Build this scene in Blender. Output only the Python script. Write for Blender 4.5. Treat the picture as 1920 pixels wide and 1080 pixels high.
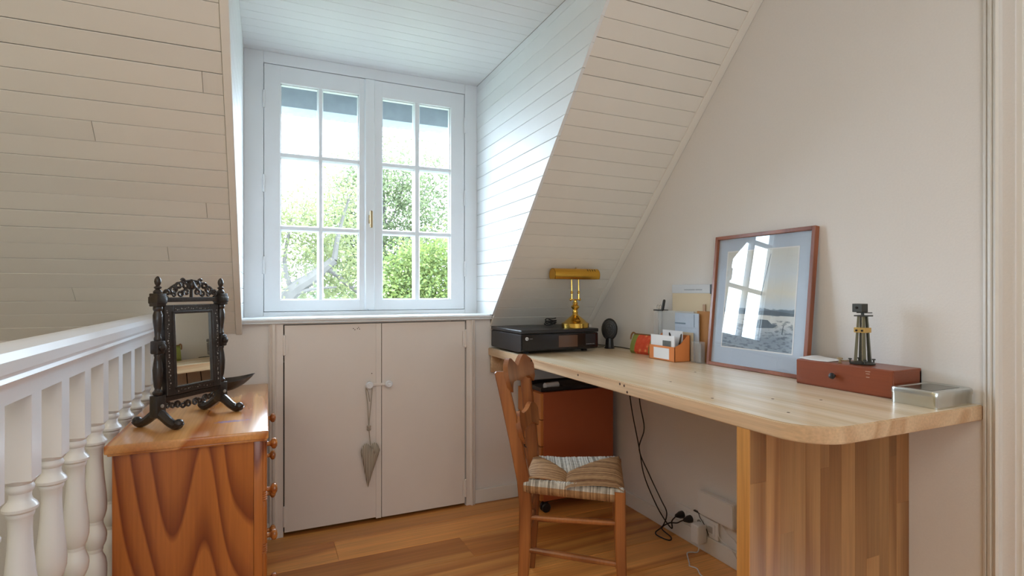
import bpy, bmesh, math, random
from mathutils import Vector, Matrix
random.seed(7)
D = bpy.data
SC = bpy.context.scene
for o in list(D.objects):
    D.objects.remove(o, do_unlink=True)
COL = SC.collection

# ---------------------------------------------------------------- camera
cam_d = D.cameras.new('camera')
cam = D.objects.new('camera', cam_d)
COL.objects.link(cam)
cam.location = (0, 0, 1.0255)
cam.rotation_euler = (math.radians(90), 0, -0.4257)
cam_d.sensor_width = 36
cam_d.lens = 1013.358 / 1920 * 36
cam_d.shift_y = 6.27 / 1920
cam_d.clip_start = 0.02
cam_d.clip_end = 2000
SC.camera = cam

# ---------------------------------------------------------------- light
SC.view_settings.view_transform = 'Standard'
SC.view_settings.look = 'None'
SC.view_settings.exposure = 0.0
SC.view_settings.gamma = 1
SC.view_settings.use_curve_mapping = False

W = D.worlds.new('sky')
SC.world = W
W.use_nodes = True
wb = W.node_tree.nodes['Background']
wb.inputs[0].default_value = (0.70, 0.85, 1.0, 1)
wb.inputs[1].default_value = 22.5


def area(name, loc, rot, sx, sy, power, color, portal=False):
    l = D.lights.new(name, 'AREA')
    l.shape = 'RECTANGLE'
    l.size, l.size_y = sx, sy
    l.energy = power
    l.color = color
    o = D.objects.new(name, l)
    o.location = loc
    o.rotation_euler = rot
    COL.objects.link(o)
    if portal:
        l.cycles.is_portal = True
    return o


R90 = math.pi / 2
# daylight sampled through the dormer window
area('dormer_daylight', (0.45, 2.80, 1.48), (-R90, 0, 0), 1.0, 1.15, 1, (1, 1, 1), portal=True)
# unseen fill added behind the camera: a cool rear area, a warm overhead area
area('rear_fill_light', (-0.3, -2.2, 1.20), (R90 + 1.1, 0, 0), 1.9, 1.5, 50, (0.74, 0.89, 1.0))
area('overhead_fill_light', (0.3, -0.7, 2.33), (0, 0, 0), 0.9, 0.9, 10, (1.0, 0.88, 0.72))
area('stairwell_area_light', (-1.2, 0.6, 2.25), (0, 0, 0), 0.5, 0.5, 6, (1.0, 0.80, 0.52))  # warm area light above the stairwell, no lamp body modelled


# ================================================================ helpers
def srgb(r, g, b):
    def f(c):
        c /= 255
        return c / 12.92 if c <= 0.04045 else ((c + 0.055) / 1.055) ** 2.4
    return (f(r), f(g), f(b), 1)


def new_mat(name):
    m = D.materials.new(name)
    m.use_nodes = True
    nt = m.node_tree
    return m, nt, nt.nodes['Principled BSDF']


def nd(nt, typ, **kw):
    n = nt.nodes.new(typ)
    for k, v in kw.items():
        setattr(n, k, v)
    return n


def plain(name, col, rough=0.5, metal=0.0, var=0.0, bump=0.0, bscale=60, spec=0.5, coat=0.0):
    m, nt, p = new_mat(name)
    p.inputs['Base Color'].default_value = col
    p.inputs['Roughness'].default_value = rough
    p.inputs['Metallic'].default_value = metal
    p.inputs['Specular IOR Level'].default_value = spec
    p.inputs['Coat Weight'].default_value = coat
    L = nt.links
    if var or bump:
        tc = nd(nt, 'ShaderNodeTexCoord')
        ns = nd(nt, 'ShaderNodeTexNoise')
        ns.inputs['Scale'].default_value = bscale
        ns.inputs['Detail'].default_value = 4
        L.new(tc.outputs['Object'], ns.inputs['Vector'])
        if var:
            mx = nd(nt, 'ShaderNodeMixRGB', blend_type='MULTIPLY')
            mx.inputs[0].default_value = var
            mx.inputs[1].default_value = col
            L.new(ns.outputs[0], mx.inputs[2])
            L.new(mx.outputs[0], p.inputs['Base Color'])
        if bump:
            b = nd(nt, 'ShaderNodeBump')
            b.inputs['Strength'].default_value = bump
            b.inputs['Distance'].default_value = 0.002
            L.new(ns.outputs[0], b.inputs['Height'])
            L.new(b.outputs[0], p.inputs['Normal'])
    return m


def painted(name, col, rough=0.45, ovar=0.06):
    """painted boards: each object a hair lighter or darker, faint brush relief"""
    m, nt, p = new_mat(name)
    L = nt.links
    oi = nd(nt, 'ShaderNodeObjectInfo')
    mr = nd(nt, 'ShaderNodeMapRange')
    mr.inputs[3].default_value = 1 - ovar
    mr.inputs[4].default_value = 1.0
    L.new(oi.outputs['Random'], mr.inputs[0])
    tc = nd(nt, 'ShaderNodeTexCoord')
    ns = nd(nt, 'ShaderNodeTexNoise')
    ns.inputs['Scale'].default_value = 6
    ns.inputs['Detail'].default_value = 3
    L.new(tc.outputs['Object'], ns.inputs['Vector'])
    mr2 = nd(nt, 'ShaderNodeMapRange')
    mr2.inputs[3].default_value = 0.96
    mr2.inputs[4].default_value = 1.02
    L.new(ns.outputs[0], mr2.inputs[0])
    mu = nd(nt, 'ShaderNodeMath', operation='MULTIPLY')
    L.new(mr.outputs[0], mu.inputs[0])
    L.new(mr2.outputs[0], mu.inputs[1])
    sc = nd(nt, 'ShaderNodeVectorMath', operation='SCALE')
    sc.inputs[0].default_value = col[:3]
    L.new(mu.outputs[0], sc.inputs['Scale'])
    L.new(sc.outputs[0], p.inputs['Base Color'])
    p.inputs['Roughness'].default_value = rough
    n2 = nd(nt, 'ShaderNodeTexNoise')
    n2.inputs['Scale'].default_value = 90
    L.new(tc.outputs['Object'], n2.inputs['Vector'])
    b = nd(nt, 'ShaderNodeBump')
    b.inputs['Strength'].default_value = 0.12
    b.inputs['Distance'].default_value = 0.001
    L.new(n2.outputs[0], b.inputs['Height'])
    L.new(b.outputs[0], p.inputs['Normal'])
    return m


def wood(name, light, dark, axis='Z', rings=9.0, scale=5.0, stretch=0.12, rough=0.38, fiber=0.35,
         ovar=0.15, coat=0.0, contrast=(0.30, 0.75), knots=False, stain=None):
    """boards: contour lines of a noise stretched along the grain, plus fine fibres"""
    m, nt, p = new_mat(name)
    L = nt.links
    tc = nd(nt, 'ShaderNodeTexCoord')
    oi = nd(nt, 'ShaderNodeObjectInfo')
    off = nd(nt, 'ShaderNodeVectorMath', operation='SCALE')
    off.inputs[0].default_value = (13.1, 7.7, 5.3)
    L.new(oi.outputs['Random'], off.inputs['Scale'])
    add = nd(nt, 'ShaderNodeVectorMath', operation='ADD')
    L.new(tc.outputs['Object'], add.inputs[0])
    L.new(off.outputs[0], add.inputs[1])
    mp = nd(nt, 'ShaderNodeMapping')
    s = [1, 1, 1]
    s['XYZ'.index(axis)] = stretch
    mp.inputs['Scale'].default_value = s
    L.new(add.outputs[0], mp.inputs[0])
    n1 = nd(nt, 'ShaderNodeTexNoise')
    n1.inputs['Scale'].default_value = scale
    n1.inputs['Detail'].default_value = 1.0
    n1.inputs['Roughness'].default_value = 0.4
    L.new(mp.outputs[0], n1.inputs['Vector'])
    mu = nd(nt, 'ShaderNodeMath', operation='MULTIPLY')
    mu.inputs[1].default_value = rings
    L.new(n1.outputs[0], mu.inputs[0])
    fr = nd(nt, 'ShaderNodeMath', operation='FRACT')
    L.new(mu.outputs[0], fr.inputs[0])
    cr = nd(nt, 'ShaderNodeValToRGB')
    e = cr.color_ramp.elements
    e[0].position = 0.0
    e[0].color = light
    e[1].position = contrast[1]
    e[1].color = dark
    e2 = e.new(contrast[0])
    e2.color = tuple(0.75 * a + 0.25 * b for a, b in zip(light, dark))
    e3 = e.new(0.97)
    e3.color = light
    L.new(fr.outputs[0], cr.inputs[0])
    mp2 = nd(nt, 'ShaderNodeMapping')
    s2 = [1, 1, 1]
    s2['XYZ'.index(axis)] = 0.03
    mp2.inputs['Scale'].default_value = s2
    L.new(add.outputs[0], mp2.inputs[0])
    n2 = nd(nt, 'ShaderNodeTexNoise')
    n2.inputs['Scale'].default_value = 160
    n2.inputs['Detail'].default_value = 3
    L.new(mp2.outputs[0], n2.inputs['Vector'])
    mr = nd(nt, 'ShaderNodeMapRange')
    mr.inputs[1].default_value = 0.3
    mr.inputs[2].default_value = 0.7
    mr.inputs[3].default_value = 1 - fiber
    mr.inputs[4].default_value = 1 + fiber * 0.3
    L.new(n2.outputs[0], mr.inputs[0])
    mo = nd(nt, 'ShaderNodeMapRange')
    mo.inputs[3].default_value = 1 - ovar
    mo.inputs[4].default_value = 1 + ovar * 0.6
    L.new(oi.outputs['Random'], mo.inputs[0])
    m2 = nd(nt, 'ShaderNodeMath', operation='MULTIPLY')
    L.new(mr.outputs[0], m2.inputs[0])
    L.new(mo.outputs[0], m2.inputs[1])
    sc = nd(nt, 'ShaderNodeVectorMath', operation='SCALE')
    L.new(cr.outputs[0], sc.inputs[0])
    L.new(m2.outputs[0], sc.inputs['Scale'])
    last = sc.outputs[0]
    if knots:
        mpk = nd(nt, 'ShaderNodeMapping')
        sk = [1, 1, 1]
        sk['XYZ'.index(axis)] = 0.55
        mpk.inputs['Scale'].default_value = sk
        L.new(add.outputs[0], mpk.inputs[0])
        vo = nd(nt, 'ShaderNodeTexVoronoi')
        vo.inputs['Scale'].default_value = 7
        L.new(mpk.outputs[0], vo.inputs['Vector'])
        kr = nd(nt, 'ShaderNodeValToRGB')
        kr.color_ramp.elements[0].position = 0.03
        kr.color_ramp.elements[0].color = (1, 1, 1, 1)
        kr.color_ramp.elements[1].position = 0.07
        kr.color_ramp.elements[1].color = (0, 0, 0, 1)
        L.new(vo.outputs['Distance'], kr.inputs[0])
        mk = nd(nt, 'ShaderNodeMixRGB')
        L.new(kr.outputs[0], mk.inputs[0])
        L.new(last, mk.inputs[1])
        mk.inputs[2].default_value = tuple(c * 0.45 for c in dark[:3]) + (1,)
        last = mk.outputs[0]
    if stain:
        (sx, sy, sz), rad, scol = stain
        vm = nd(nt, 'ShaderNodeVectorMath', operation='SUBTRACT')
        L.new(tc.outputs['Object'], vm.inputs[0])
        vm.inputs[1].default_value = (sx, sy, sz)
        vs = nd(nt, 'ShaderNodeVectorMath', operation='MULTIPLY')
        vs.inputs[1].default_value = (0.6, 1.6, 0.2)
        L.new(vm.outputs[0], vs.inputs[0])
        ln = nd(nt, 'ShaderNodeVectorMath', operation='LENGTH')
        L.new(vs.outputs[0], ln.inputs[0])
        na = nd(nt, 'ShaderNodeTexNoise')
        na.inputs['Scale'].default_value = 120
        L.new(tc.outputs['Object'], na.inputs['Vector'])
        ma = nd(nt, 'ShaderNodeMath', operation='MULTIPLY_ADD')
        ma.inputs[1].default_value = rad * 1.6
        L.new(na.outputs[0], ma.inputs[0])
        L.new(ln.outputs['Value'], ma.inputs[2])
        lr = nd(nt, 'ShaderNodeMapRange')
        lr.inputs[1].default_value = rad * 1.3
        lr.inputs[2].default_value = rad * 1.7
        lr.inputs[3].default_value = 0.75
        lr.inputs[4].default_value = 0.0
        L.new(ma.outputs[0], lr.inputs[0])
        mk = nd(nt, 'ShaderNodeMixRGB')
        L.new(lr.outputs[0], mk.inputs[0])
        L.new(last, mk.inputs[1])
        mk.inputs[2].default_value = scol
        last = mk.outputs[0]
    L.new(last, p.inputs['Base Color'])
    p.inputs['Roughness'].default_value = rough
    p.inputs['Coat Weight'].default_value = coat
    p.inputs['Coat Roughness'].default_value = 0.2
    b = nd(nt, 'ShaderNodeBump')
    b.inputs['Strength'].default_value = 0.15
    b.inputs['Distance'].default_value = 0.0008
    L.new(n2.outputs[0], b.inputs['Height'])
    L.new(b.outputs[0], p.inputs['Normal'])
    return m


def glass_mat(name, tint=(1, 1, 1, 1), rough=0.0, frost=0.0, fcol=(0.8, 0.85, 0.88, 1), refl=1.0):
    """thin pane: transparent with a Fresnel mirror; frost mixes in a milky diffuse"""
    m = D.materials.new(name)
    m.use_nodes = True
    nt = m.node_tree
    nt.nodes.clear()
    L = nt.links
    out = nd(nt, 'ShaderNodeOutputMaterial')
    tr = nd(nt, 'ShaderNodeBsdfTransparent')
    tr.inputs[0].default_value = tint
    gl = nd(nt, 'ShaderNodeBsdfGlossy')
    gl.inputs['Roughness'].default_value = rough
    fz = nd(nt, 'ShaderNodeFresnel')
    fz.inputs[0].default_value = 1.5
    ge = nd(nt, 'ShaderNodeNewGeometry')
    bf = nd(nt, 'ShaderNodeMath', operation='SUBTRACT')
    bf.inputs[0].default_value = 1.0
    L.new(ge.outputs['Backfacing'], bf.inputs[1])
    fm0 = nd(nt, 'ShaderNodeMath', operation='MULTIPLY')
    L.new(fz.outputs[0], fm0.inputs[0])
    L.new(bf.outputs[0], fm0.inputs[1])
    fm = nd(nt, 'ShaderNodeMath', operation='MULTIPLY')
    fm.inputs[1].default_value = refl
    L.new(fm0.outputs[0], fm.inputs[0])
    mx = nd(nt, 'ShaderNodeMixShader')
    L.new(fm.outputs[0], mx.inputs[0])
    L.new(tr.outputs[0], mx.inputs[1])
    L.new(gl.outputs[0], mx.inputs[2])
    last = mx
    if frost:
        df = nd(nt, 'ShaderNodeBsdfDiffuse')
        df.inputs[0].default_value = fcol
        m2 = nd(nt, 'ShaderNodeMixShader')
        m2.inputs[0].default_value = frost
        L.new(mx.outputs[0], m2.inputs[1])
        L.new(df.outputs[0], m2.inputs[2])
        last = m2
    L.new(last.outputs[0], out.inputs[0])
    return m


# ---------------------------------------------------------------- mesh builders
def box(bm, a, b, bev=0.0, seg=2):
    a, b = Vector(a), Vector(b)
    lo = Vector([min(a[i], b[i]) for i in range(3)])
    hi = Vector([max(a[i], b[i]) for i in range(3)])
    r = bmesh.ops.create_cube(bm, size=1)
    vs = r['verts']
    for v in vs:
        v.co = Vector([(lo[i] + hi[i]) / 2 + v.co[i] * (hi[i] - lo[i]) for i in range(3)])
    if bev:
        es = list({e for v in vs for e in v.link_edges})
        bmesh.ops.bevel(bm, geom=es, offset=bev, segments=seg, affect='EDGES', profile=0.5)
    return bm


def prism(bm, pts, axis, a, b):
    """closed polygon pts (two coords), extruded along axis from a to b"""
    def P(p, t):
        if axis == 'x':
            return (t, p[0], p[1])
        if axis == 'y':
            return (p[0], t, p[1])
        return (p[0], p[1], t)
    A = [bm.verts.new(P(p, a)) for p in pts]
    B = [bm.verts.new(P(p, b)) for p in pts]
    n = len(pts)
    bm.faces.new(A)
    bm.faces.new(B[::-1])
    for i in range(n):
        j = (i + 1) % n
        bm.faces.new((A[j], A[i], B[i], B[j]))
    bmesh.ops.recalc_face_normals(bm, faces=bm.faces[:])
    return bm


def lathe(bm, prof, c=(0, 0, 0), seg=20, axis='z', caps=True):
    c = Vector(c)
    rings = []
    for r, z in prof:
        ring = []
        for i in range(seg):
            t = 2 * math.pi * i / seg
            x, y = r * math.cos(t), r * math.sin(t)
            if axis == 'z':
                q = Vector((x, y, z))
            elif axis == 'x':
                q = Vector((z, x, y))
            else:
                q = Vector((x, z, y))
            ring.append(bm.verts.new(c + q))
        rings.append(ring)
    fs = []
    for a, b in zip(rings, rings[1:]):
        for i in range(seg):
            j = (i + 1) % seg
            fs.append(bm.faces.new((a[i], a[j], b[j], b[i])))
    if caps:
        fs.append(bm.faces.new(rings[0][::-1]))
        fs.append(bm.faces.new(rings[-1]))
    bmesh.ops.recalc_face_normals(bm, faces=fs)
    return bm


def tube(bm, pts, r, seg=8, caps=True):
    pts = [Vector(p) for p in pts]
    rs = r if isinstance(r, (list, tuple)) else [r] * len(pts)
    prev = None
    up = Vector((0.13, 0.31, 0.94)).normalized()
    rings = []
    nrm = None
    for i, p in enumerate(pts):
        d = (pts[min(i + 1, len(pts) - 1)] - pts[max(i - 1, 0)]).normalized()
        if nrm is None:
            nrm = d.cross(up)
            if nrm.length < 1e-3:
                nrm = d.cross(Vector((1, 0, 0)))
        nrm = (nrm - d * nrm.dot(d)).normalized()
        bn = d.cross(nrm)
        rings.append([bm.verts.new(p + rs[i] * (math.cos(2 * math.pi * k / seg) * nrm + math.sin(2 * math.pi * k / seg) * bn)) for k in range(seg)])
    fs = []
    for a, b in zip(rings, rings[1:]):
        for i in range(seg):
            j = (i + 1) % seg
            fs.append(bm.faces.new((a[i], a[j], b[j], b[i])))
    if caps:
        fs.append(bm.faces.new(rings[0][::-1]))
        fs.append(bm.faces.new(rings[-1]))
    bmesh.ops.recalc_face_normals(bm, faces=fs)
    return bm


def ball(bm, c, r, sc=(1, 1, 1), u=14, v=9):
    res = bmesh.ops.create_uvsphere(bm, u_segments=u, v_segments=v, radius=r)
    for q in res['verts']:
        q.co = Vector(c) + Vector([q.co[i] * sc[i] for i in range(3)])
    return bm


def smooth_path(pts, n=6):
    """Catmull-Rom through pts"""
    pts = [Vector(p) for p in pts]
    out = []
    for i in range(len(pts) - 1):
        p0 = pts[max(i - 1, 0)]
        p1, p2 = pts[i], pts[i + 1]
        p3 = pts[min(i + 2, len(pts) - 1)]
        for k in range(n):
            t = k / n
            out.append(0.5 * ((2 * p1) + (p2 - p0) * t + (2 * p0 - 5 * p1 + 4 * p2 - p3) * t * t + (3 * p1 - p0 - 3 * p2 + p3) * t ** 3))
    out.append(pts[-1])
    return out


MW = {}


def BM():
    return bmesh.new()


def obj(name, bm, mat, parent=None, smooth=False, world=True, angle=35):
    """link bm as ONE mesh object; geometry is given in world space unless world=False (parent space)"""
    me = D.meshes.new(name)
    o = D.objects.new(name, me)
    COL.objects.link(o)
    if parent is not None:
        pm = MW[parent]
        if world:
            bm.transform(pm.inverted())
        o.parent = parent
        MW[o] = pm.copy()
    else:
        # origin at the base of the mesh
        if world and bm.verts:
            lo = Vector([min(v.co[i] for v in bm.verts) for i in range(3)])
            hi = Vector([max(v.co[i] for v in bm.verts) for i in range(3)])
            c = Vector(((lo.x + hi.x) / 2, (lo.y + hi.y) / 2, lo.z))
            bm.transform(Matrix.Translation(-c))
            o.location = c
            MW[o] = Matrix.Translation(c)
        else:
            MW[o] = Matrix.Identity(4)
    if smooth:
        for f in bm.faces:
            f.smooth = True
        for e in bm.edges:
            if len(e.link_faces) == 2 and e.calc_face_angle(0) > math.radians(angle):
                e.smooth = False
    bm.to_mesh(me)
    bm.free()
    for mm in (mat if isinstance(mat, (list, tuple)) else [mat]):
        me.materials.append(mm)
    return o


def thing(name, label, cat, loc=(0, 0, 0), rz=0.0, group=None):
    o = D.objects.new(name, None)
    o.empty_display_size = 0.05
    o.location = loc
    o.rotation_euler = (0, 0, rz)
    COL.objects.link(o)
    o['label'] = label
    o['category'] = cat
    if group:
        o['group'] = group
    MW[o] = Matrix.Translation(Vector(loc)) @ Matrix.Rotation(rz, 4, 'Z')
    return o


def tag(o, label, cat, group=None):
    o['label'] = label
    o['category'] = cat
    if group:
        o['group'] = group
    return o


def struct(name, bm, mat, parent=None, **kw):
    o = obj(name, bm, mat, parent, **kw)
    if parent is None:
        o['kind'] = 'structure'
    return o


def inst(name, me, parent, M):
    """an object sharing mesh data under parent, world matrix M"""
    o = D.objects.new(name, me)
    COL.objects.link(o)
    o.parent = parent
    L = MW[parent].inverted() @ M
    o.matrix_basis = L
    return o


# ================================================================ materials
M_white = painted('white_paint', srgb(234, 231, 226))
M_plank = painted('cream_board_paint', srgb(236, 232, 224), ovar=0.05)
M_dorm = painted('white_board_paint', srgb(235, 237, 238), ovar=0.03)
M_gap = plain('shadow_joint', srgb(140, 128, 112), 0.9)
M_wall = plain('plaster_wall', srgb(234, 230, 227), 0.7, var=0.06, bump=0.15, bscale=180)
M_warmwall = plain('stairwell_paint', srgb(226, 208, 168), 0.7)
M_win = painted('window_paint', srgb(236, 240, 243), rough=0.35, ovar=0.01)
M_gloss = painted('gloss_white_paint', srgb(236, 238, 242), rough=0.28, ovar=0.01)
M_door = painted('cupboard_paint', srgb(234, 225, 217), rough=0.4, ovar=0.02)
M_dark = plain('dark_void', srgb(30, 24, 20), 0.9)
M_floor = wood('oak_floor', srgb(244, 172, 94), srgb(204, 126, 58), 'X', rings=5, scale=4, stretch=0.10, rough=0.33, fiber=0.22, ovar=0.22, knots=True)
M_glass = glass_mat('window_glass')
M_brass = plain('polished_brass', srgb(226, 186, 92), 0.14, 1.0)
M_agedbrass = plain('aged_brass', srgb(176, 156, 122), 0.45, .7)
M_steel = plain('tin_metal', srgb(205, 208, 205), 0.22, 1.0)
M_black = plain('black_plastic', srgb(34, 34, 37), 0.35)
M_blackg = plain('gloss_black_plastic', srgb(28, 25, 25), 0.12)
M_cord = plain('black_cord', srgb(18, 18, 18), 0.5)
M_plastic = plain('white_plastic', srgb(232, 230, 228), 0.35)
M_rust = plain('rusty_screw', srgb(90, 66, 48), 0.7)
M_paper = plain('white_paper', srgb(238, 238, 240), 0.8)

# ================================================================ room constants
Y0 = 2.4576      # knee wall
XR = 1.5808      # right wall
ZS, SL = 0.852, 1.0862   # attic slope: z = ZS + SL*(Y0-y)
TH = math.atan(SL)
XL = -1.75
ZC = 2.42
YB = -2.6
YW = 2.61        # window face
CL, CR, ZD = -0.092, 0.985, 2.082     # dormer cheeks and ceiling
y_at = lambda z: Y0 - (z - ZS) / SL
PW = 0.063       # board width

# ---- floor: boards along x
bm = BM()
box(bm, (-0.42, YB, -0.10), (XR, Y0, -0.014))
floor = struct('floor', bm, plain('floor_joint', srgb(58, 36, 22), .9))
bm = BM()
prism(bm, [(0, 0), (0.1768, 0), (0.1768, .0112), (0.1750, .013), (0.0018, .013), (0, .0112)], 'x', 0, 1)
me_board = D.meshes.new('floorboard')
bm.to_mesh(me_board)
bm.free()
me_board.materials.append(M_floor)
yy = 2.325
k = 0
rows = [2.325 - .1785 * i for i in range(0, 27)]
for y in rows:
    cuts = [-0.42, XR]
    if k == 1:
        cuts = [-0.42, 0.25, XR]
    elif k % 3 == 2:
        cuts = [-0.42, 0.55 + 0.2 * math.sin(k), XR]
    elif k > 3 and k % 2:
        cuts = [-0.42, 0.1 * math.sin(k * 3), 1.2, XR]
    for a, b in zip(cuts, cuts[1:]):
        w = 0.1785 if y > YB else 0
        inst('floorboard', me_board, floor, Matrix.Translation((a, y, -0.0135)) @ Matrix.Diagonal((b - a - 0.001, 1, 1, 1)))
    k += 1
bm = BM()
box(bm, (-0.42, 2.5035 - .0005, -0.0135), (XR, 2.504, -0.0005))
obj('floorboard', bm, M_floor, floor)
# rows already reach y = 2.5036 at the knee wall

# ---- knee wall with cupboard opening
DX0, DX1, DZ = 0.062, 0.868, 0.885
bm = BM()
box(bm, (XL, Y0, -2.6), (-0.42, Y0 + .10, ZS + .02))
box(bm, (-0.42, Y0, -0.10), (DX0, Y0 + .10, ZS + .02))
box(bm, (DX1, Y0, -0.10), (XR + .05, Y0 + .10, ZS + .02))
wall_front = struct('wall_front', bm, M_wall)
bm = BM()   # the dark cupboard under the eaves
box(bm, (DX0 - .04, Y0 + .50, -.05), (DX1 + .04, Y0 + .52, DZ + .03))
box(bm, (DX0 - .03, Y0 + .02, -.02), (DX0 - .002, Y0 + .52, DZ))
box(bm, (DX1 + .002, Y0 + .02, -.02), (DX1 + .03, Y0 + .52, DZ))
box(bm, (DX0 - .02, Y0 + .03, DZ + .005), (DX1 + .02, Y0 + .52, DZ + .02))
box(bm, (DX0 - .02, Y0 + .005, -.03), (DX1 + .02, Y0 + .52, -.012))
obj('cupboard_recess', bm, M_dark, wall_front)

# ---- attic slope boards
d_up = Vector((0, -math.cos(TH), math.sin(TH)))
nrm = Vector((0, -math.sin(TH), -math.cos(TH)))
TT = 0.012
bm = BM()
c = 0.0012
prism(bm, [(0.0004, 0), (PW - .0005, 0), (PW - .0005, TT - c), (PW - c, TT), (c, TT), (0.0004, TT - c)], 'x', 0, 1)
me_plank = D.meshes.new('plank')
bm.to_mesh(me_plank)
bm.free()
me_plank.materials.append(M_plank)


def slopeM(x, s, dn=0.0):
    """frame on the slope: X along x, Y up the slope, Z into the room; z=TT is the visible face"""
    o = Vector((x, Y0, ZS)) + d_up * s + nrm * (dn - TT)
    M = Matrix((( 1, d_up.x, nrm.x, o.x), (0, d_up.y, nrm.y, o.y), (0, d_up.z, nrm.z, o.z), (0, 0, 0, 1)))
    return M


def slope_backing(name, x0, x1, s0, s1):
    bm = BM()
    box(bm, (0, s0, -0.03), (x1 - x0, s1, 0.0015))
    bm.transform(slopeM(x0, 0))
    return struct(name, bm, M_gap)


S_TOP = (ZC - ZS) / math.sin(TH)
wl = slope_backing('wall_left', XL, CL - .022, 0, S_TOP)
wr = slope_backing('wall_right_slope', CR + .0125, XR, 0, S_TOP)
s_dorm = (ZD - ZS) / math.sin(TH)
wh = slope_backing('wall_dormer_header', CL - .022, CR, s_dorm + .02, S_TOP)
joints = {(-0.166, 1.61), (-0.447, 1.48), (-0.182, 1.284), (-0.309, 1.146), (-0.603, 1.006)}
jr = {}
for jx, jz in joints:
    jr[int((jz - ZS) / math.sin(TH) / PW)] = jx
nrows = int(S_TOP / PW) + 1
for r in range(nrows):
    s = r * PW
    x_end = CL - .0226
    cuts = [XL]
    if r in jr:
        cuts.append(jr[r])
    elif r % 4 == 1:
        cuts.append(-1.1 + 0.2 * math.sin(r * 2.3))
    cuts.append(x_end)
    tw = random.choice([0, 0, .0003, .0007, .0014])
    for a, b in zip(cuts, cuts[1:]):
        inst('plank', me_plank, wl, slopeM(a + .0006, s, random.uniform(-.0008, 0)) @ Matrix.Diagonal((b - a - .0012, 1 - tw / PW, 1, 1)))
    tw = random.choice([0, 0, .0003, .0007, .0014])
    inst('plank', me_plank, wr, slopeM(CR + .0125, s, random.uniform(-.0008, 0)) @ Matrix.Diagonal((1.545 - CR - .0130, 1 - tw / PW, 1, 1)))
    if s > s_dorm:
        inst('plank', me_plank, wh, slopeM(CL - .02, s) @ Matrix.Diagonal((CR - CL + .018, 1, 1, 1)))


def slope_strip(name, x0, x1, s0, s1, hgt, mat, bev=.003):
    bm = BM()
    box(bm, (0, s0, 0), (x1 - x0, s1, TT + hgt), bev)
    bm.transform(slopeM(x0, 0))
    return struct(name, bm, mat)


slope_strip('trim_1', CL - .022, CL + .0008, 0, s_dorm + .1, .006, M_plank)
slope_strip('trim_2', 1.545, XR - .0005, 0, S_TOP, .004, M_plank)

# ---- dormer: cheeks, ceiling
def cheek(name, x, side, y_win):
    """side +1: boards face -x (right cheek); -1: boards face +x (left cheek)"""
    bm = BM()
    t = 0.012
    pts = [(y_win + .12, 0.80), (y_at(0.86) + .06, 0.86), (y_at(ZD + .05) + .06, ZD + .05), (y_win + .12, ZD + .05)]
    prism(bm, pts, 'x', x + side * .0105, x + side * .03)
    w = struct(name, bm, M_gap)
    z = 0.9125
    while z < ZD - 0.004:
        z1 = min(z + PW, ZD)
        g = random.choice([.0003, .0005, .0009])
        c = .0016
        bm = BM()
        a0, a1 = z + g, z1 - g
        prof = [(x + side * .012, a0), (x + side * c, a0), (x, a0 + c), (x, a1 - c), (x + side * c, a1), (x + side * .012, a1)]
        ya, yb = [y_at(q) for q in (a0, a1)]
        vsA = [bm.verts.new((px, y_at(pz) + (.0175 if side < 0 else 0), pz)) for px, pz in prof]
        vsB = [bm.verts.new((px, y_win + .02, pz)) for px, pz in prof]
        bm.faces.new(vsA)
        bm.faces.new(vsB[::-1])
        for i in range(6):
            j = (i + 1) % 6
            bm.faces.new((vsA[j], vsA[i], vsB[i], vsB[j]))
        bmesh.ops.recalc_face_normals(bm, faces=bm.faces[:])
        obj('plank', bm, M_dorm, w)
        z += PW
    return w


cheek('wall_dormer_right', CR, 1, YW)
cheek('wall_dormer_left', CL, -1, YW)
bm = BM()
box(bm, (CL - .03, y_at(ZD + .012), ZD + .012), (CR + .03, YW + .12, ZD + .04))
cd = struct('ceiling_dormer', bm, M_gap)
bm = BM()
prism(bm, [(0.0005, .012), (0.0005, c), (c, 0), (PW - c, 0), (PW - .0005, c), (PW - .0005, .012)], 'x', 0, 1)
me_cpl = D.meshes.new('plank_ceiling')
bm.to_mesh(me_cpl)
bm.free()
me_cpl.materials.append(M_dorm)
y = YW + .02 - PW * 0.9
while y > y_at(ZD) - .03:
    inst('plank', me_cpl, cd, Matrix.Translation((CL, y, ZD)) @ Matrix.Diagonal((CR - CL, 1, 1, 1)))
    y -= PW

# ---- window
wd = thing('window_1', '', '')
del wd['label'], wd['category']
wd['kind'] = 'structure'
F0, F1 = -0.079, 0.981
bm = BM()       # fixed frame: outer lining
yb, yf = YW + .07, YW
for a, b in (((F0 - .013, yf, .90), (-0.014, yb, ZD)), ((0.920, yf, .90), (F1 + .004, yb, ZD))):
    box(bm, a, b, .002)
box(bm, (-.014, yf, 2.032), (.920, yb, ZD), .002)
box(bm, (-.014, yf, .90), (.920, yb, .934), .002)
ys_ = YW + .047
box(bm, (-.03, ys_, .90), (-.002, yb, ZD))
box(bm, (.908, ys_, .90), (.93, yb, ZD))
box(bm, (-.014, ys_, 2.02), (.920, yb, ZD))
box(bm, (-.014, ys_, .90), (.920, yb, .946))
obj('window_frame', bm, M_win, wd)
SZ0, SZ1 = .936, 2.030


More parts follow.
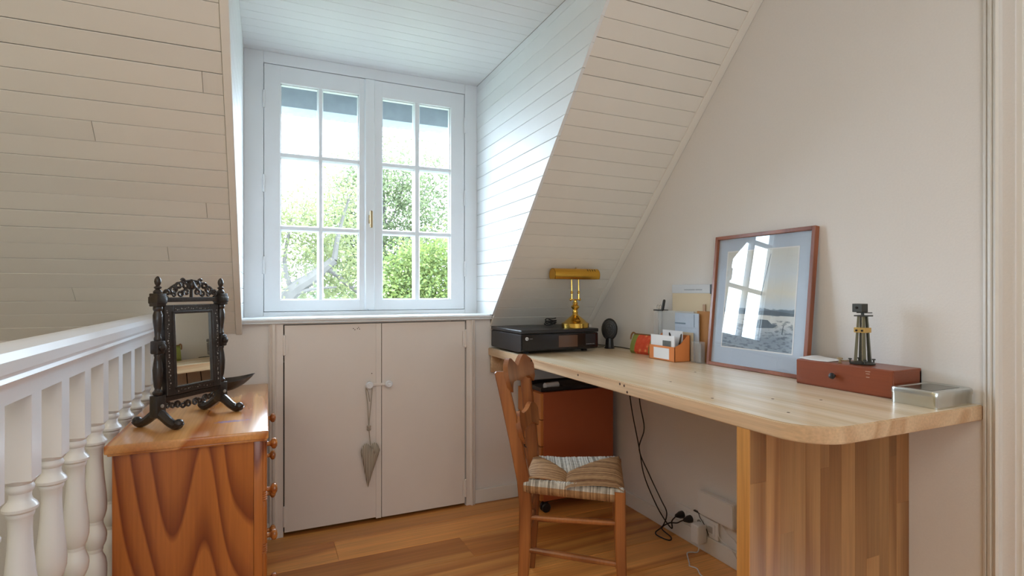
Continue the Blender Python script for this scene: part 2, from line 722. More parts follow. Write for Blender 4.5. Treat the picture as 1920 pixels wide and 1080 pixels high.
def sash(x0, x1, px, zrows):
    """stiles/rails as one frame, muntins and panes as sub-parts"""
    ya, ybk = YW + .004, YW + .046
    bm = BM()
    X0, X1 = px[0][0] - .004, px[-1][1] + .004
    Z0, Z1 = zrows[0][0] - .004, zrows[-1][1] + .004
    # stiles and rails with a chamfered inner edge
    box(bm, (x0, ya, SZ0), (X0, ybk, SZ1), .002)
    box(bm, (X1, ya, SZ0), (x1, ybk, SZ1), .002)
    box(bm, (X0 - .002, ya, SZ0), (X1 + .002, ybk, Z0), .002)
    box(bm, (X0 - .002, ya, Z1), (X1 + .002, ybk, SZ1), .002)
    s = obj('sash', bm, M_win, wd)
    # glazing bead around (slim inner moulding)
    for (a, b) in zip(px, px[1:]):
        bm = BM()
        prism(bm, [(a[1], YW + .022), (a[1] + .006, YW + .008), (b[0] - .006, YW + .008), (b[0], YW + .022), (b[0], YW + .044), (a[1], YW + .044)], 'z', Z0, Z1)
        obj('muntin', bm, M_win, s)
    for (a, b) in zip(zrows, zrows[1:]):
        bm = BM()
        prism(bm, [(YW + .022, a[1]), (YW + .009, a[1] + .006), (YW + .009, b[0] - .006), (YW + .022, b[0]), (YW + .044, b[0]), (YW + .044, a[1])], 'x', X0, X1)
        obj('muntin', bm, M_win, s)
    bm = BM()
    for (xa, xb) in ((X0, X0 + .004), (X1 - .004, X1)):
        box(bm, (xa, YW + .018, Z0), (xb, YW + .04, Z1))
    for (za, zb) in ((Z0, Z0 + .004), (Z1 - .004, Z1)):
        box(bm, (X0, YW + .018, za), (X1, YW + .04, zb))
    obj('glazing_bead', bm, M_win, s)
    for (xa, xb) in px:
        for (za, zb) in zrows:
            bm = BM()
            box(bm, (xa - .004, YW + .029, za - .004), (xb + .004, YW + .032, zb + .004))
            obj('pane', bm, M_glass, s)
    return s


zr = [(.991, 1.296), (1.323, 1.621), (1.648, 1.949)]
sl = sash(-.012, .435, [(.059, .211), (.237, .391)], zr)
sr = sash(.438, .918, [(.508, .658), (.690, .842)], zr)
bm = BM()   # cover strip at the meeting stiles
prism(bm, [(.418, YW + .004), (.424, YW - .010), (.462, YW - .010), (.468, YW + .004)], 'z', SZ0 + .006, SZ1 - .004)
obj('cover_strip', bm, M_win, wd)
bm = BM()   # latch handle
box(bm, (.436, YW - .018, 1.345), (.450, YW - .010, 1.385), .002)
tube(bm, [(.443, YW - .018, 1.365), (.443, YW - .040, 1.365)], .005)
box(bm, (.437, YW - .050, 1.322), (.450, YW - .038, 1.402), .004)
h = obj('window_handle', bm, M_agedbrass, wd, smooth=True)
h['label'] = 'small brass window handle'
for hx in (-.013, .919):
    for hz in (1.14, 1.50, 1.87):
        bm = BM()
        lathe(bm, [(.001, -.04), (.0055, -.038), (.0055, .038), (.001, .04)], (hx, YW - .003, hz), 10)
        obj('window_hinge', bm, M_win, wd, smooth=True)

# sill
bm = BM()
prof = [(YW + .07, .889), (2.440, .889), (2.434, .893), (2.438, .897), (2.432, .901), (2.430, .907), (2.434, .913), (2.442, .915), (YW + .07, .915)]
prism(bm, prof, 'x', -.096, 1.008)
struct('trim_3', bm, M_win)

bm = BM()
box(bm, (-.13, Y0 + .001, .80), (DX0 - .003, YW + .07, .8888))
box(bm, (DX1 + .003, Y0 + .001, .80), (1.02, YW + .07, .8888))
box(bm, (DX0 - .004, Y0 + .001, .8858), (DX1 + .004, YW + .07, .8888))
obj('sill_support', bm, M_wall, wall_front)

# exterior lintel / roof overhang seen through the top panes
bm = BM()
box(bm, (-.5, 2.84, 1.922), (1.5, 2.98, 2.32))
box(bm, (-.5, YW + .06, 2.06), (1.5, 2.98, 2.32))
struct('trim_4', bm, plain('slate_overhang', srgb(150, 158, 164), 0.7, var=0.3, bscale=25))
bm = BM()
box(bm, (-.5, YW + .075, .70), (1.5, 2.76, .925))
box(bm, (-.5, YW + .07, .70), (CL + .015, 2.76, 2.2))
box(bm, (CR - .01, YW + .07, .70), (1.5, 2.76, 2.2))
struct('wall_dormer_outside', bm, M_wall)

# ---- right wall, door casing and door
DY = .718
bm = BM()
box(bm, (XR, .66, -.1), (XR + .1, Y0 + .1, ZC))
box(bm, (XR, -.25, 2.06), (XR + .1, .67, ZC))
box(bm, (XR, YB, -.1), (XR + .1, -.25, ZC))
struct('wall_right', bm, M_wall)
bm = BM()
x = XR
prof = [(x, .7185), (x - .007, .7185), (x - .009, .7135), (x - .004, .711), (x - .011, .708), (x - .013, .702), (x - .009, .698), (x - .016, .694), (x - .019, .689), (x - .016, .684), (x + .03, .684), (x + .03, .70), (x, .70)]
prism(bm, prof, 'z', 0, 2.08)
struct('trim_5', bm, M_white)
bm = BM()
prof2 = [(x + 0.0, -.30 + .0), (x - .012, -.30), (x - .018, -.262), (x - .012, -.25), (x, -.25)]
prism(bm, prof2, 'z', 0, 2.10)
box(bm, (x - .016, -.30, 2.06), (x, .684, 2.10), .004)
struct('trim_6', bm, M_white)
dr = thing('door_3', '', '')
del dr['label'], dr['category']
dr['kind'] = 'structure'
bm = BM()
box(bm, (x + .006, .648, .012), (x + .04, .682, 2.055), .002)
box(bm, (x + .006, -.245, .012), (x + .04, -.13, 2.055), .002)
box(bm, (x + .006, -.13, .012), (x + .04, .648, .22), .002)
box(bm, (x + .006, -.13, 1.93), (x + .04, .648, 2.055), .002)
obj('door_stile', bm, M_white, dr)
bm = BM()
box(bm, (x + .018, -.14, .20), (x + .03, .655, 1.95))
obj('door_panel', bm, M_white, dr)

# ---- skirting
bm = BM()
box(bm, (XR - .012, .72, 0), (XR - .0005, Y0 - .012, .066), .003)
struct('baseboard_right', bm, M_white)
bm = BM()
box(bm, (.914, Y0 - .013, 0), (XR - .012, Y0 - .0005, .067), .003)
struct('baseboard_front', bm, M_white)
bm = BM()
box(bm, (-.36, Y0 - .013, 0), (.009, Y0 - .0005, .067), .003)
struct('baseboard_front_left', bm, M_white)

# ---- unseen rest of the room
bm = BM()
box(bm, (XL, YB, ZC), (XR + .1, y_at(ZC) + .03, ZC + .05))
struct('ceiling', bm, M_wall)
bm = BM()
box(bm, (XL - .1, YB, -2.6), (XL, Y0 + .1, ZC))
struct('wall_stairwell', bm, M_warmwall)
bm = BM()
box(bm, (XL, YB - .1, -2.6), (XR + .1, YB, ZC))
struct('wall_rear', bm, M_wall)
bm = BM()
box(bm, (XL, YB, -2.7), (-.42, Y0, -2.6))
struct('floor_stairwell', bm, M_warmwall)
bm = BM()
box(bm, (-.44, YB, -2.6), (-.421, Y0, -.005))
struct('trim_7', bm, M_white)

# ---- cupboard doors and casings
def casing(name, x0, x1, flip):
    bm = BM()
    w = x1 - x0
    pts = [(0, 0), (0, -.012), (.10, -.018), (.2, -.012), (.28, -.02), (.42, -.022), (.52, -.014), (.6, -.012), (1, -.012), (1, 0)]
    if flip:
        pts = [(1 - a, b) for a, b in pts][::-1]
    prism(bm, [(x0 + a * w, Y0 - .0003 + b) for a, b in pts], 'z', 0, .8885)
    return struct(name, bm, M_door)


casing('trim_8', .006, .062, False)
casing('trim_9', .869, .914, True)


def cup_door(name, x0, x1, kx, hx, warp):
    bm = BM()
    box(bm, (x0, Y0 - .008, .016 - warp), (x1, Y0 + .014, .883), .0015)
    d = struct(name, bm, M_door)
    bm = BM()
    lathe(bm, [(.006, 0), (.006, -.012), (.010, -.014), (.0165, -.018), (.0165, -.022), (.012, -.027), (.006, -.0255), (.005, -.0285), (.001, -.029)], (kx, Y0 - .008, .611), 18, 'y')
    obj('knob', bm, M_gloss, d, smooth=True)
    for hz in (.085, .80):
        bm = BM()
        lathe(bm, [(.001, -.044), (.006, -.04), (.006, .04), (.001, .044)], (hx, Y0 - .013, hz), 10)
        box(bm, (hx - .014, Y0 - .0135, hz - .036), (hx + .014, Y0 - .0115, hz + .036))
        obj('hinge', bm, M_door, d, smooth=True)
    return d


d1 = cup_door('door_1', .0665, .4675, .412, .066, 0)
d2 = cup_door('door_2', .4695, .8635, .497, .865, .004)
bm = BM()
box(bm, (.443, Y0 - .0115, .012), (.4665, Y0 - .0075, .880), .001)
obj('batten', bm, M_door, d1)
bm = BM()
box(bm, (.418, Y0 - .016, .604), (.492, Y0 - .0125, .616), .0015)
obj('latch_bar', bm, M_door, d1)
for px_, pz in ((.346, .862), (.352, .857), (.363, .861), (.368, .866), (.372, .859), (.425, .66)):
    bm = BM()
    lathe(bm, [(.0022, 0), (.0022, -.0012), (.0005, -.0014)], (px_, Y0 - .008, pz), 8, 'y')
    obj('screw', bm, M_rust, d1)

# ================================================================ outside
M_lawn = plain('lawn', srgb(82, 92, 70), 0.95, var=0.3, bscale=.6)
bm = BM()
box(bm, (-260, 3.4, -3.0), (420, 700, -2.8))
struct('garden_ground', bm, M_lawn)


def leafmat(name, c1, c2):
    m, nt, p = new_mat(name)
    L = nt.links
    g = nd(nt, 'ShaderNodeNewGeometry')
    cr = nd(nt, 'ShaderNodeValToRGB')
    cr.color_ramp.elements[0].color = c1
    cr.color_ramp.elements[1].color = c2
    L.new(g.outputs['Random Per Island'], cr.inputs[0])
    L.new(cr.outputs[0], p.inputs['Base Color'])
    p.inputs['Roughness'].default_value = 0.7
    tl = nd(nt, 'ShaderNodeBsdfTranslucent')
    L.new(cr.outputs[0], tl.inputs[0])
    mx = nd(nt, 'ShaderNodeMixShader')
    mx.inputs[0].default_value = 0.6
    L.new(p.outputs[0], mx.inputs[1])
    L.new(tl.outputs[0], mx.inputs[2])
    L.new(mx.outputs[0], nt.nodes['Material Output'].inputs[0])
    return m


M_bark = plain('bark', srgb(66, 63, 58), 0.9, var=0.5, bscale=14)
M_leafA = leafmat('young_leaves', srgb(88, 96, 62), srgb(114, 118, 78))
M_leafB = leafmat('airy_leaves', srgb(82, 94, 66), srgb(108, 118, 82))
M_leafC = leafmat('bright_leaves', srgb(80, 98, 54), srgb(114, 126, 64))
M_leafD = leafmat('hedge_leaves', srgb(70, 88, 60), srgb(96, 112, 78))


def tree(name, label, limbs, blobs, mat, leaf, n, seed, cat='tree'):
    rnd = random.Random(seed)
    base = limbs[0][0][0]
    t = thing(name, label, cat, (base[0], base[1], -2.8))
    bm = BM()
    for pts, r0, r1 in limbs:
        P = smooth_path(pts, 5)
        tube(bm, P, [r0 + (r1 - r0) * i / (len(P) - 1) for i in range(len(P))], 8)
    obj('trunk', bm, M_bark, t, smooth=True)
    verts, faces = [], []
    tot = sum(b[3] for b in blobs)
    for (cx, cy, cz), rad, dens, wgt in blobs:
        k = int(n * wgt / tot)
        # leaf tufts: cluster centres inside the blob, leaves around each
        nc = max(4, k // 26)
        for _ in range(nc):
            while True:
                q = Vector((rnd.uniform(-1, 1), rnd.uniform(-1, 1), rnd.uniform(-1, 1)))
                if q.length < 1 and rnd.random() < (0.35 + 0.65 * q.length) * (1 - dens * max(0, q.z)):
                    break
            cc = Vector((cx + q.x * rad[0], cy + q.y * rad[1], cz + q.z * rad[2]))
            cr_ = 0.09 + 0.12 * rnd.random()
            for _ in range(26):
                p = cc + Vector((rnd.gauss(0, cr_), rnd.gauss(0, cr_), rnd.gauss(0, cr_ * .7)))
                u = Vector((rnd.gauss(0, 1), rnd.gauss(0, 1), rnd.gauss(0, .7))).normalized()
                w = u.cross(Vector((rnd.gauss(0, 1), rnd.gauss(0, 1), rnd.gauss(0, 1)))).normalized()
                s = leaf * rnd.uniform(.6, 1.3)
                b = len(verts)
                verts += [p - u * s, p + w * s * .5, p + u * s, p - w * s * .5]
                faces.append((b, b + 1, b + 2, b + 3))
    me = D.meshes.new('foliage')
    inv = MW[t].inverted()
    me.from_pydata([inv @ v for v in verts], [], faces)
    me.materials.append(mat)
    o = D.objects.new('foliage', me)
    COL.objects.link(o)
    o.parent = t
    o['kind'] = 'stuff'
    return t


tree('apple_tree', 'pale gnarled tree with arching limbs behind the left window panes',
     [([(-.2, 7.4, -2.8), (-.1, 7.4, -1.2), (.05, 7.4, .2), (.22, 7.3, .92), (.55, 7.2, 1.22), (.78, 7.2, 1.42)], .16, .055),
      ([(.60, 7.2, 1.26), (.72, 7.2, 1.30), (.95, 7.3, 1.12), (1.25, 7.3, .9)], .045, .02),
      ([(.78, 7.2, 1.42), (.85, 7.3, 1.8), (1.0, 7.4, 2.3)], .04, .012),
      ([(.3, 7.3, .98), (.2, 7.3, 1.4), (.3, 7.4, 2.0)], .04, .012),
      ([(.22, 7.3, .95), (.5, 7.15, 1.05), (.8, 7.1, 1.08)], .03, .012)],
     [((.25, 7.7, 1.75), (.75, .6, .55), .5, 1.0), ((.7, 7.6, 2.0), (.6, .6, .65), .7, .9), ((.1, 7.6, 1.1), (.55, .5, .35), .2, .6), ((1.0, 7.6, 1.1), (.4, .5, .4), .2, .6)],
     M_leafA, .030, 9000, 3)
tree('spring_tree', 'tall airy spring tree filling the middle of the window view',
     [([(2.2, 12, -2.8), (2.2, 12, -.5), (2.3, 12, 1.2), (2.35, 12, 2.6), (2.3, 12, 4.1)], .15, .012),
      ([(2.25, 12, .6), (1.8, 12, 1.6), (1.4, 12, 2.8)], .06, .01),
      ([(2.3, 12, 1.2), (2.9, 12, 2.2), (3.3, 12, 3.4)], .06, .01),
      ([(2.35, 12, 2.0), (1.95, 12, 2.9), (1.8, 12, 3.9)], .04, .008),
      ([(2.35, 12, 2.3), (2.7, 12, 3.1), (2.8, 12, 4.1)], .035, .008)],
     [((2.8, 12.2, 2.6), (1.6, 1.0, 1.4), .35, 1.3), ((2.7, 12.2, 1.6), (1.9, 1.0, 1.0), .2, 1.0), ((1.4, 12.2, 2.2), (.8, .8, 1.3), .5, .5), ((2.7, 12, 3.6), (1.5, .8, .85), .4, .5)],
     M_leafB, .042, 34000, 5)
tree('leafy_bush', 'dense bright green bush low behind the right window panes',
     [([(2.7, 9.6, -2.8), (2.7, 9.6, -1), (2.7, 9.6, 1.2)], .1, .02), ([(2.7, 9.6, -.6), (2.3, 9.6, .3), (2.1, 9.6, 1.0)], .05, .012), ([(2.7, 9.6, -.6), (3.0, 9.6, .3), (3.2, 9.6, 1.3)], .05, .012)],
     [((2.75, 9.7, 1.3), (1.0, .6, .75), .1, 1.0), ((2.2, 9.5, .95), (.55, .5, .5), 0, .6), ((3.1, 9.6, 1.2), (.6, .5, .9), 0, .5)],
     M_leafC, .038, 14000, 9, 'bush')
for i, (x_, y_, z_, rx, lab) in enumerate(((2.0, 30, 0.9, 3.4, 'distant soft green hedge seen low behind the left window panes'), (9.6, 31, 1.0, 3.9, 'distant soft green hedge seen low behind the right window panes'))):
    tree('hedge', lab, [([(x_, y_, -2.8), (x_, y_, -1.5), (x_, y_, .6)], .12, .03)],
         [((x_, y_, z_ - 1.2), (rx, 1.2, 1.9), .1, 1.0)], M_leafD, .11, 5200, 21 + i, 'hedge')

# ================================================================ stair railing
RX = -.382
M_rail = M_gloss
t = thing('stair_railing', 'white turned wooden stair railing along the left of the room', 'railing', (RX, 1.6, 0))
bm = BM()
p = [(-.034, .874), (-.036, .890), (-.030, .896), (-.036, .904), (-.037, .922), (-.030, .934), (-.016, .941), (0, .943), (.016, .941), (.030, .934), (.037, .922), (.036, .904), (.030, .896), (.034, .890), (.026, .880), (.0235, .874), (.0235, .853), (-.0235, .853), (-.0235, .874)]
prism(bm, [(RX + a, b) for a, b in p], 'y', .15, Y0 - .002)
obj('handrail', bm, M_rail, t, smooth=True, angle=25)
bm = BM()
box(bm, (RX - .03, .15, .0), (RX + .03, Y0 - .014, .03), .004)
box(bm, (RX - .022, .15, .03), (RX + .022, Y0 - .014, .06), .004)
obj('base_rail', bm, M_rail, t)
bm = BM()
h = .0222
box(bm, (-h, -h, .706), (h, h, .856), .0008, 1)
box(bm, (-h, -h, .055), (h, h, .13), .0008, 1)
# chamfer to the round
lathe(bm, [(.0235, .708), (.0205, .703), (.017, .699), (.0185, .696), (.0195, .692), (.0185, .688), (.0155, .684), (.0150, .677), (.017, .670), (.0225, .664), (.0245, .660), (.0240, .655), (.0190, .651), (.0195, .648), (.0185, .644), (.0165, .64), (.0160, .62), (.0172, .59), (.0198, .56), (.0228, .53), (.0242, .505), (.0235, .488), (.020, .474), (.0165, .466),
           (.0170, .463), (.0162, .459), (.0190, .450), (.0232, .437), (.0240, .427), (.0225, .414), (.0185, .404), (.0160, .399), (.0165, .395), (.0150, .390), (.0165, .384), (.0215, .372), (.0240, .356), (.0242, .335), (.0225, .30), (.0190, .26), (.0165, .225), (.0160, .20), (.0185, .195), (.0240, .186), (.0245, .180), (.0225, .175), (.0165, .168), (.0150, .160), (.0165, .150), (.0200, .143), (.0215, .133), (.0235, .129)], (0, 0, 0), 20)
me = None
yb_ = 1.204 + .1465 * 8 - .022
k = 0
while yb_ > .2:
    if me is None:
        o = obj('baluster', bm, M_rail, t, smooth=True, world=False, angle=28)
        me = o.data
        o.matrix_basis = MW[t].inverted() @ Matrix.Translation((RX, yb_, 0))
    else:
        inst('baluster', me, t, Matrix.Translation((RX, yb_, 0)))
    yb_ -= .1465

# ================================================================ chest of drawers
M_pine = wood('varnished_pine', srgb(188, 112, 50), srgb(124, 56, 22), 'Z', rings=11, scale=5.0, stretch=0.15, rough=0.28, fiber=0.14, ovar=.05, coat=.25, contrast=(.45, .86))
M_pinetop = wood('varnished_pine_top', srgb(224, 162, 98), srgb(178, 100, 44), 'Y', rings=7, scale=5.0, stretch=0.12, rough=0.2, fiber=0.14, ovar=.03, coat=.4, contrast=(.4, .85), stain=((-.092 + .17, 1.71 - 1.96, .66), .028, srgb(132, 120, 170)))
M_pineh = wood('pine_drawer_front', srgb(190, 114, 52), srgb(136, 66, 28), 'Y', rings=5, scale=5, stretch=.12, rough=.28, fiber=.14, ovar=.1, coat=.3)
M_knob = wood('pine_knob', srgb(216, 140, 68), srgb(176, 98, 44), 'X', rings=3, scale=20, rough=.18, coat=.5)
CX0, CX1, CY0, CY1, CZ = -.338, -.004, 1.574, 2.342, .66
t = thing('chest_of_drawers', 'varnished orange pine chest of drawers beside the white railing', 'chest', (-.17, 1.96, 0))
bm = BM()
box(bm, (-.351, 1.556, .638), (.004, 2.358, .66), .004, 3)
box(bm, (-.346, 1.562, .632), (.000, 2.352, .640), .003, 2)
obj('top', bm, M_pinetop, t, smooth=True)
bm = BM()
box(bm, (CX0, CY0, .09), (-.030, CY0 + .018, .633), .001, 1)
obj('side_panel', bm, M_pine, t)
bm = BM()
box(bm, (CX0, CY1 - .018, .09), (-.030, CY1, .633), .001, 1)
obj('side_panel', bm, M_pine, t)
bm = BM()
box(bm, (CX0, CY0 + .018, .10), (CX0 + .012, CY1 - .018, .63))
box(bm, (CX0, CY0 + .018, .09), (-.03, CY1 - .018, .105))
for z in (.0945, .222, .357, .497, .628):
    box(bm, (-.06, CY0 + .03, z - .007), (-.014, CY1 - .03, z + .007))
obj('carcass', bm, M_pine, t)
bm = BM()
box(bm, (CX0 - .004, CY0 - .004, 0), (CX1, CY1 + .004, .09), .004)
obj('plinth', bm, M_pine, t)
for y in (CY0 + .014, CY1 - .014):
    bm = BM()
    box(bm, (-.034, y - .014, .09), (-.010, y + .014, .633), .002)
    pr = [(.0105, .10)]
    z = .11
    for zc_ in (.20, .34, .48):
        while z < zc_ - .014:
            pr.append((.0105, z))
            z += .012
        for q in range(5):
            pr += [(.0085, zc_ - .012 + q * .006), (.0115, zc_ - .009 + q * .006)]
        z = zc_ + .022
    pr += [(.0105, z), (.0105, .625)]
    lathe(bm, pr, (-.010, y, 0), 12)
    obj('corner_post', bm, M_pine, t, smooth=True)
ys, ye = CY0 + .032, CY1 - .032
ymid = (ys + ye) / 2


def knob_at(par, y, z):
    bm = BM()
    lathe(bm, [(.009, 0), (.0075, .004), (.0065, .011), (.008, .014), (.0145, .018), (.0165, .023), (.0155, .028), (.010, .032), (.002, .0335)], (-.004, y, z), 16, 'x')
    obj('knob', bm, M_knob, par, smooth=True)


for r_, (z0, z1) in enumerate(((.505, .620), (.365, .489), (.230, .349), (.102, .214))):
    spans = [(ys, ymid - .006), (ymid + .006, ye)] if r_ == 0 else [(ys, ye)]
    for a, b in spans:
        bm = BM()
        box(bm, (-.022, a, z0), (-.004, b, z1), .004, 2)
        d = obj('drawer', bm, M_pineh, t)
        ky = [(a + b) / 2] if r_ == 0 else [1.776, 2.14]
        for y in ky:
            knob_at(d, y, (z0 + z1) / 2 + .006)

# ================================================================ table mirror
M_ebony = plain('carved_ebony', srgb(48, 40, 36), 0.32, var=0.5, bump=0.4, bscale=140, coat=.2)
M_inlay = plain('pale_inlay', srgb(150, 144, 136), 0.4)
M_mirror = plain('mirror_glass', srgb(232, 230, 222), 0.01, 1.0)
MO = (-.1975, 1.7925, .66)
t = thing('table_mirror', 'carved black wooden table mirror with finials on the pine chest', 'mirror', MO, math.radians(52.6))
HW = .1117
for s in (-1, 1):
    x = s * HW
    bm = BM()
    box(bm, (x - .014, -.013, .030), (x + .014, .013, .088), .002)
    lathe(bm, [(.010, .088), (.0125, .092), (.0125, .097), (.009, .101), (.0075, .106), (.0095, .112), (.0115, .130), (.0125, .155), (.0105, .175), (.008, .190), (.0095, .194), (.0095, .198), (.008, .202)], (x, 0, 0), 14)
    lathe(bm, [(.008, .232), (.0095, .236), (.0095, .241), (.0075, .245), (.0085, .26), (.0115, .285), (.0118, .302), (.009, .312), (.0115, .317), (.0115, .323), (.010, .326)], (x, 0, 0), 14)
    box(bm, (x - .0145, -.0135, .325), (x + .0145, .0135, .360), .002)
    box(bm, (x - .0165, -.0155, .332), (x + .0165, .0155, .352), .003)
    box(bm, (x - .013, -.013, .198), (x + .013, .013, .234), .004)
    obj('post', bm, M_ebony, t, smooth=True, world=False)
    bm = BM()
    lathe(bm, [(.0105, .360), (.0115, .364), (.009, .368), (.0055, .371), (.009, .374), (.0095, .377), (.0045, .380), (.0075, .386), (.0085, .392), (.0075, .398), (.004, .404), (.001, .406)], (x, 0, 0), 12)
    obj('finial', bm, M_ebony, t, smooth=True, world=False)
    bm = BM()
    for f in (-1, 1):
        P = smooth_path([(x, 0, .042), (x, f * .016, .034), (x, f * .037, .019), (x, f * .054, .0115), (x, f * .065, .0135), (x, f * .068, .018)], 5)
        n_ = len(P)
        tube(bm, P, [.0135 - .004 * min(i, n_ - i) / n_ for i in range(n_)], 10)
        ball(bm, (x, f * .067, .0165), .0125, (1, 1, .95), 12, 8)
    obj('foot', bm, M_ebony, t, smooth=True, world=False)
    bm = BM()
    lathe(bm, [(.002, -.012), (.010, -.0145), (.010, -.019), (.004, -.021)], (x, 0, .216), 12, 'y')
    obj('pivot_knob', bm, M_ebony, t, smooth=True, world=False)
    bm = BM()
    lathe(bm, [(.001, -.012), (.005, -.0135), (.005, -.016), (.001, -.0175)], (x, 0, .06), 10, 'y')
    obj('boss', bm, M_inlay, t, smooth=True, world=False)
bm = BM()
box(bm, (-HW + .012, -.007, .336), (HW - .012, .007, .349), .002)
obj('crest_rail', bm, M_ebony, t, world=False)
bm = BM()
box(bm, (-HW + .012, -.008, .066), (HW - .012, .008, .081), .003)
obj('lower_rail', bm, M_ebony, t, world=False)


def scroll(cx, cz, r, a0, turns, sgn=1):
    out = []
    for i in range(13):
        f = i / 12
        a = a0 + sgn * f * turns * 2 * math.pi
        rr = r * (1 - .75 * f)
        out.append((cx + rr * math.cos(a), -.001, cz + rr * math.sin(a)))
    return out


bm = BM()
for s in (-1, 1):
    for (cx, cz, r, a0, tn) in ((.083, .361, .012, -1.6, 1.1), (.064, .372, .013, 2.8, 1.2), (.062, .356, .008, 0, 1.0), (.045, .380, .012, -.8, 1.1), (.040, .360, .010, 2.2, 1.1), (.022, .384, .012, 2.9, 1.1), (.020, .362, .011, -.6, 1.1), (.030, .394, .007, .5, 1)):
        P = [(s * q[0], q[1], q[2]) for q in scroll(cx, cz, r, a0, tn)]
        tube(bm, P, [.0042 - .0014 * i / 12 for i in range(13)], 6)
ball(bm, (0, -.003, .384), .010, (.8, .7, 1.2), 10, 8)
lathe(bm, [(.014, -.004), (.0145, .004)], (0, 0, .384), 14, 'y')
lathe(bm, [(.005, .349), (.004, .372), (.0035, .400)], (0, 0, 0), 8)
P = [(-.094 + .188 * i / 20, 0, .350 + .046 * math.sin(math.pi * i / 20) ** .6) for i in range(21)]
tube(bm, P, .0032, 6)
obj('carved_crest', bm, M_ebony, t, smooth=True, world=False)
bm = BM()
for s in (-1, 1):
    for (cx, cz, r, a0, tn) in ((.083, .056, .010, 1.5, 1.1), (.066, .054, .009, 2.8, 1.1), (.049, .050, .010, .8, 1.1), (.031, .047, .010, 2.2, 1.1), (.013, .046, .011, .2, 1.2)):
        P = [(s * q[0], q[1], q[2]) for q in scroll(cx, cz, r, a0, tn)]
        tube(bm, P, [.004 - .0014 * i / 12 for i in range(13)], 6)
obj('carved_apron', bm, M_ebony, t, smooth=True, world=False)
# tilting frame
tilt = Matrix.Translation((0, 0, .216)) @ Matrix.Rotation(math.radians(-2.5), 4, 'X') @ Matrix.Translation((0, 0, -.216))
bm = BM()
fx, fz0, fz1, gx, gz0, gz1 = .0965, .082, .328, .064, .104, .303
for (a, b) in (((-fx, fz0), (-gx, fz1)), ((gx, fz0), (fx, fz1)), ((-gx, fz0), (gx, gz0)), ((-gx, gz1), (gx, fz1))):
    box(bm, (a[0], -.010, a[1]), (b[0], .008, b[1]), .002)
for (a, b) in (((-gx - .008, gz0 - .008), (-gx, gz1 + .008)), ((gx, gz0 - .008), (gx + .008, gz1 + .008)), ((-gx - .008, gz0 - .008), (gx + .008, gz0)), ((-gx - .008, gz1), (gx + .008, gz1 + .008))):
    box(bm, (a[0], -.0125, a[1]), (b[0], -.005, b[1]), .002)
bm.transform(tilt)
fr = obj('mirror_frame', bm, M_ebony, t, world=False)
bm = BM()
box(bm, (-gx - .002, -.0065, gz0 - .002), (gx + .002, -.005, gz1 + .002))
bm.transform(tilt)
obj('mirror_glass', bm, M_mirror, fr, world=False)
bm = BM()
rr = random.Random(4)
for s in (-1, 1):
    z = fz0 + .02
    while z < fz1 - .015:
        w = rr.uniform(.0008, .0026)
        xx = s * (fx - .010) + rr.uniform(-.003, .003)
        lathe(bm, [(w, -.0104), (w * .5, -.0110)], (xx, 0, z), 6, 'y')
        z += rr.uniform(.004, .011)
for z in (fz0 + .010, fz1 - .012):
    x = -.06
    while x < .06:
        w = rr.uniform(.0008, .0022)
        lathe(bm, [(w, -.0104), (w * .5, -.0110)], (x, 0, z + rr.uniform(-.003, .003)), 6, 'y')
        x += rr.uniform(.004, .013)
bm.transform(tilt)
o = obj('inlay', bm, M_inlay, fr, world=False)
o['kind'] = 'stuff'

# ================================================================ boat-shaped dish
bm = BM()
N, K = 20, 10


def dish(off, flip):
    g = []
    for i in range(N + 1):
        u = -1 + 2 * i / N
        w = .052 * max(0.0, 1 - abs(u) ** 2.2) ** .8
        kz = .008 + .058 * abs(u) ** 2.4
        dep = .040 * max(0.0, 1 - abs(u) ** 2.4)
        row = []
        for k in range(K + 1):
            v = -1 + 2 * k / K
            row.append(bm.verts.new((u * .165, v * w * (1 - off), kz + dep * v * v * .95 + off * .055 * max(0, (1 - u * u)) + .0015)))
        g.append(row)
    fs = []
    for i in range(N):
        for k in range(K):
            q = (g[i][k], g[i + 1][k], g[i + 1][k + 1], g[i][k + 1])
            fs.append(bm.faces.new(q if not flip else q[::-1]))
    return g


ga = dish(0.0, True)
gb = dish(0.08, False)
for i in range(N):
    for k in (0, K):
        q = (ga[i][k], ga[i + 1][k], gb[i + 1][k], gb[i][k])
        bm.faces.new(q if k else q[::-1])
bmesh.ops.remove_doubles(bm, verts=bm.verts[:], dist=1e-5)
bmesh.ops.recalc_face_normals(bm, faces=bm.faces[:])
bm.transform(Matrix.Translation((-.152, 2.165, .6598)) @ Matrix.Rotation(math.radians(12), 4, 'Z') @ Matrix.Diagonal((.70, .9, 1, 1)))
o = obj('boat_shaped_dish', bm, plain('dark_carved_wood', srgb(54, 46, 42), .3, var=.4, bump=.3, bscale=90), smooth=True)
tag(o, 'dark boat-shaped wooden dish with pointed tip on the pine chest behind the mirror', 'dish')

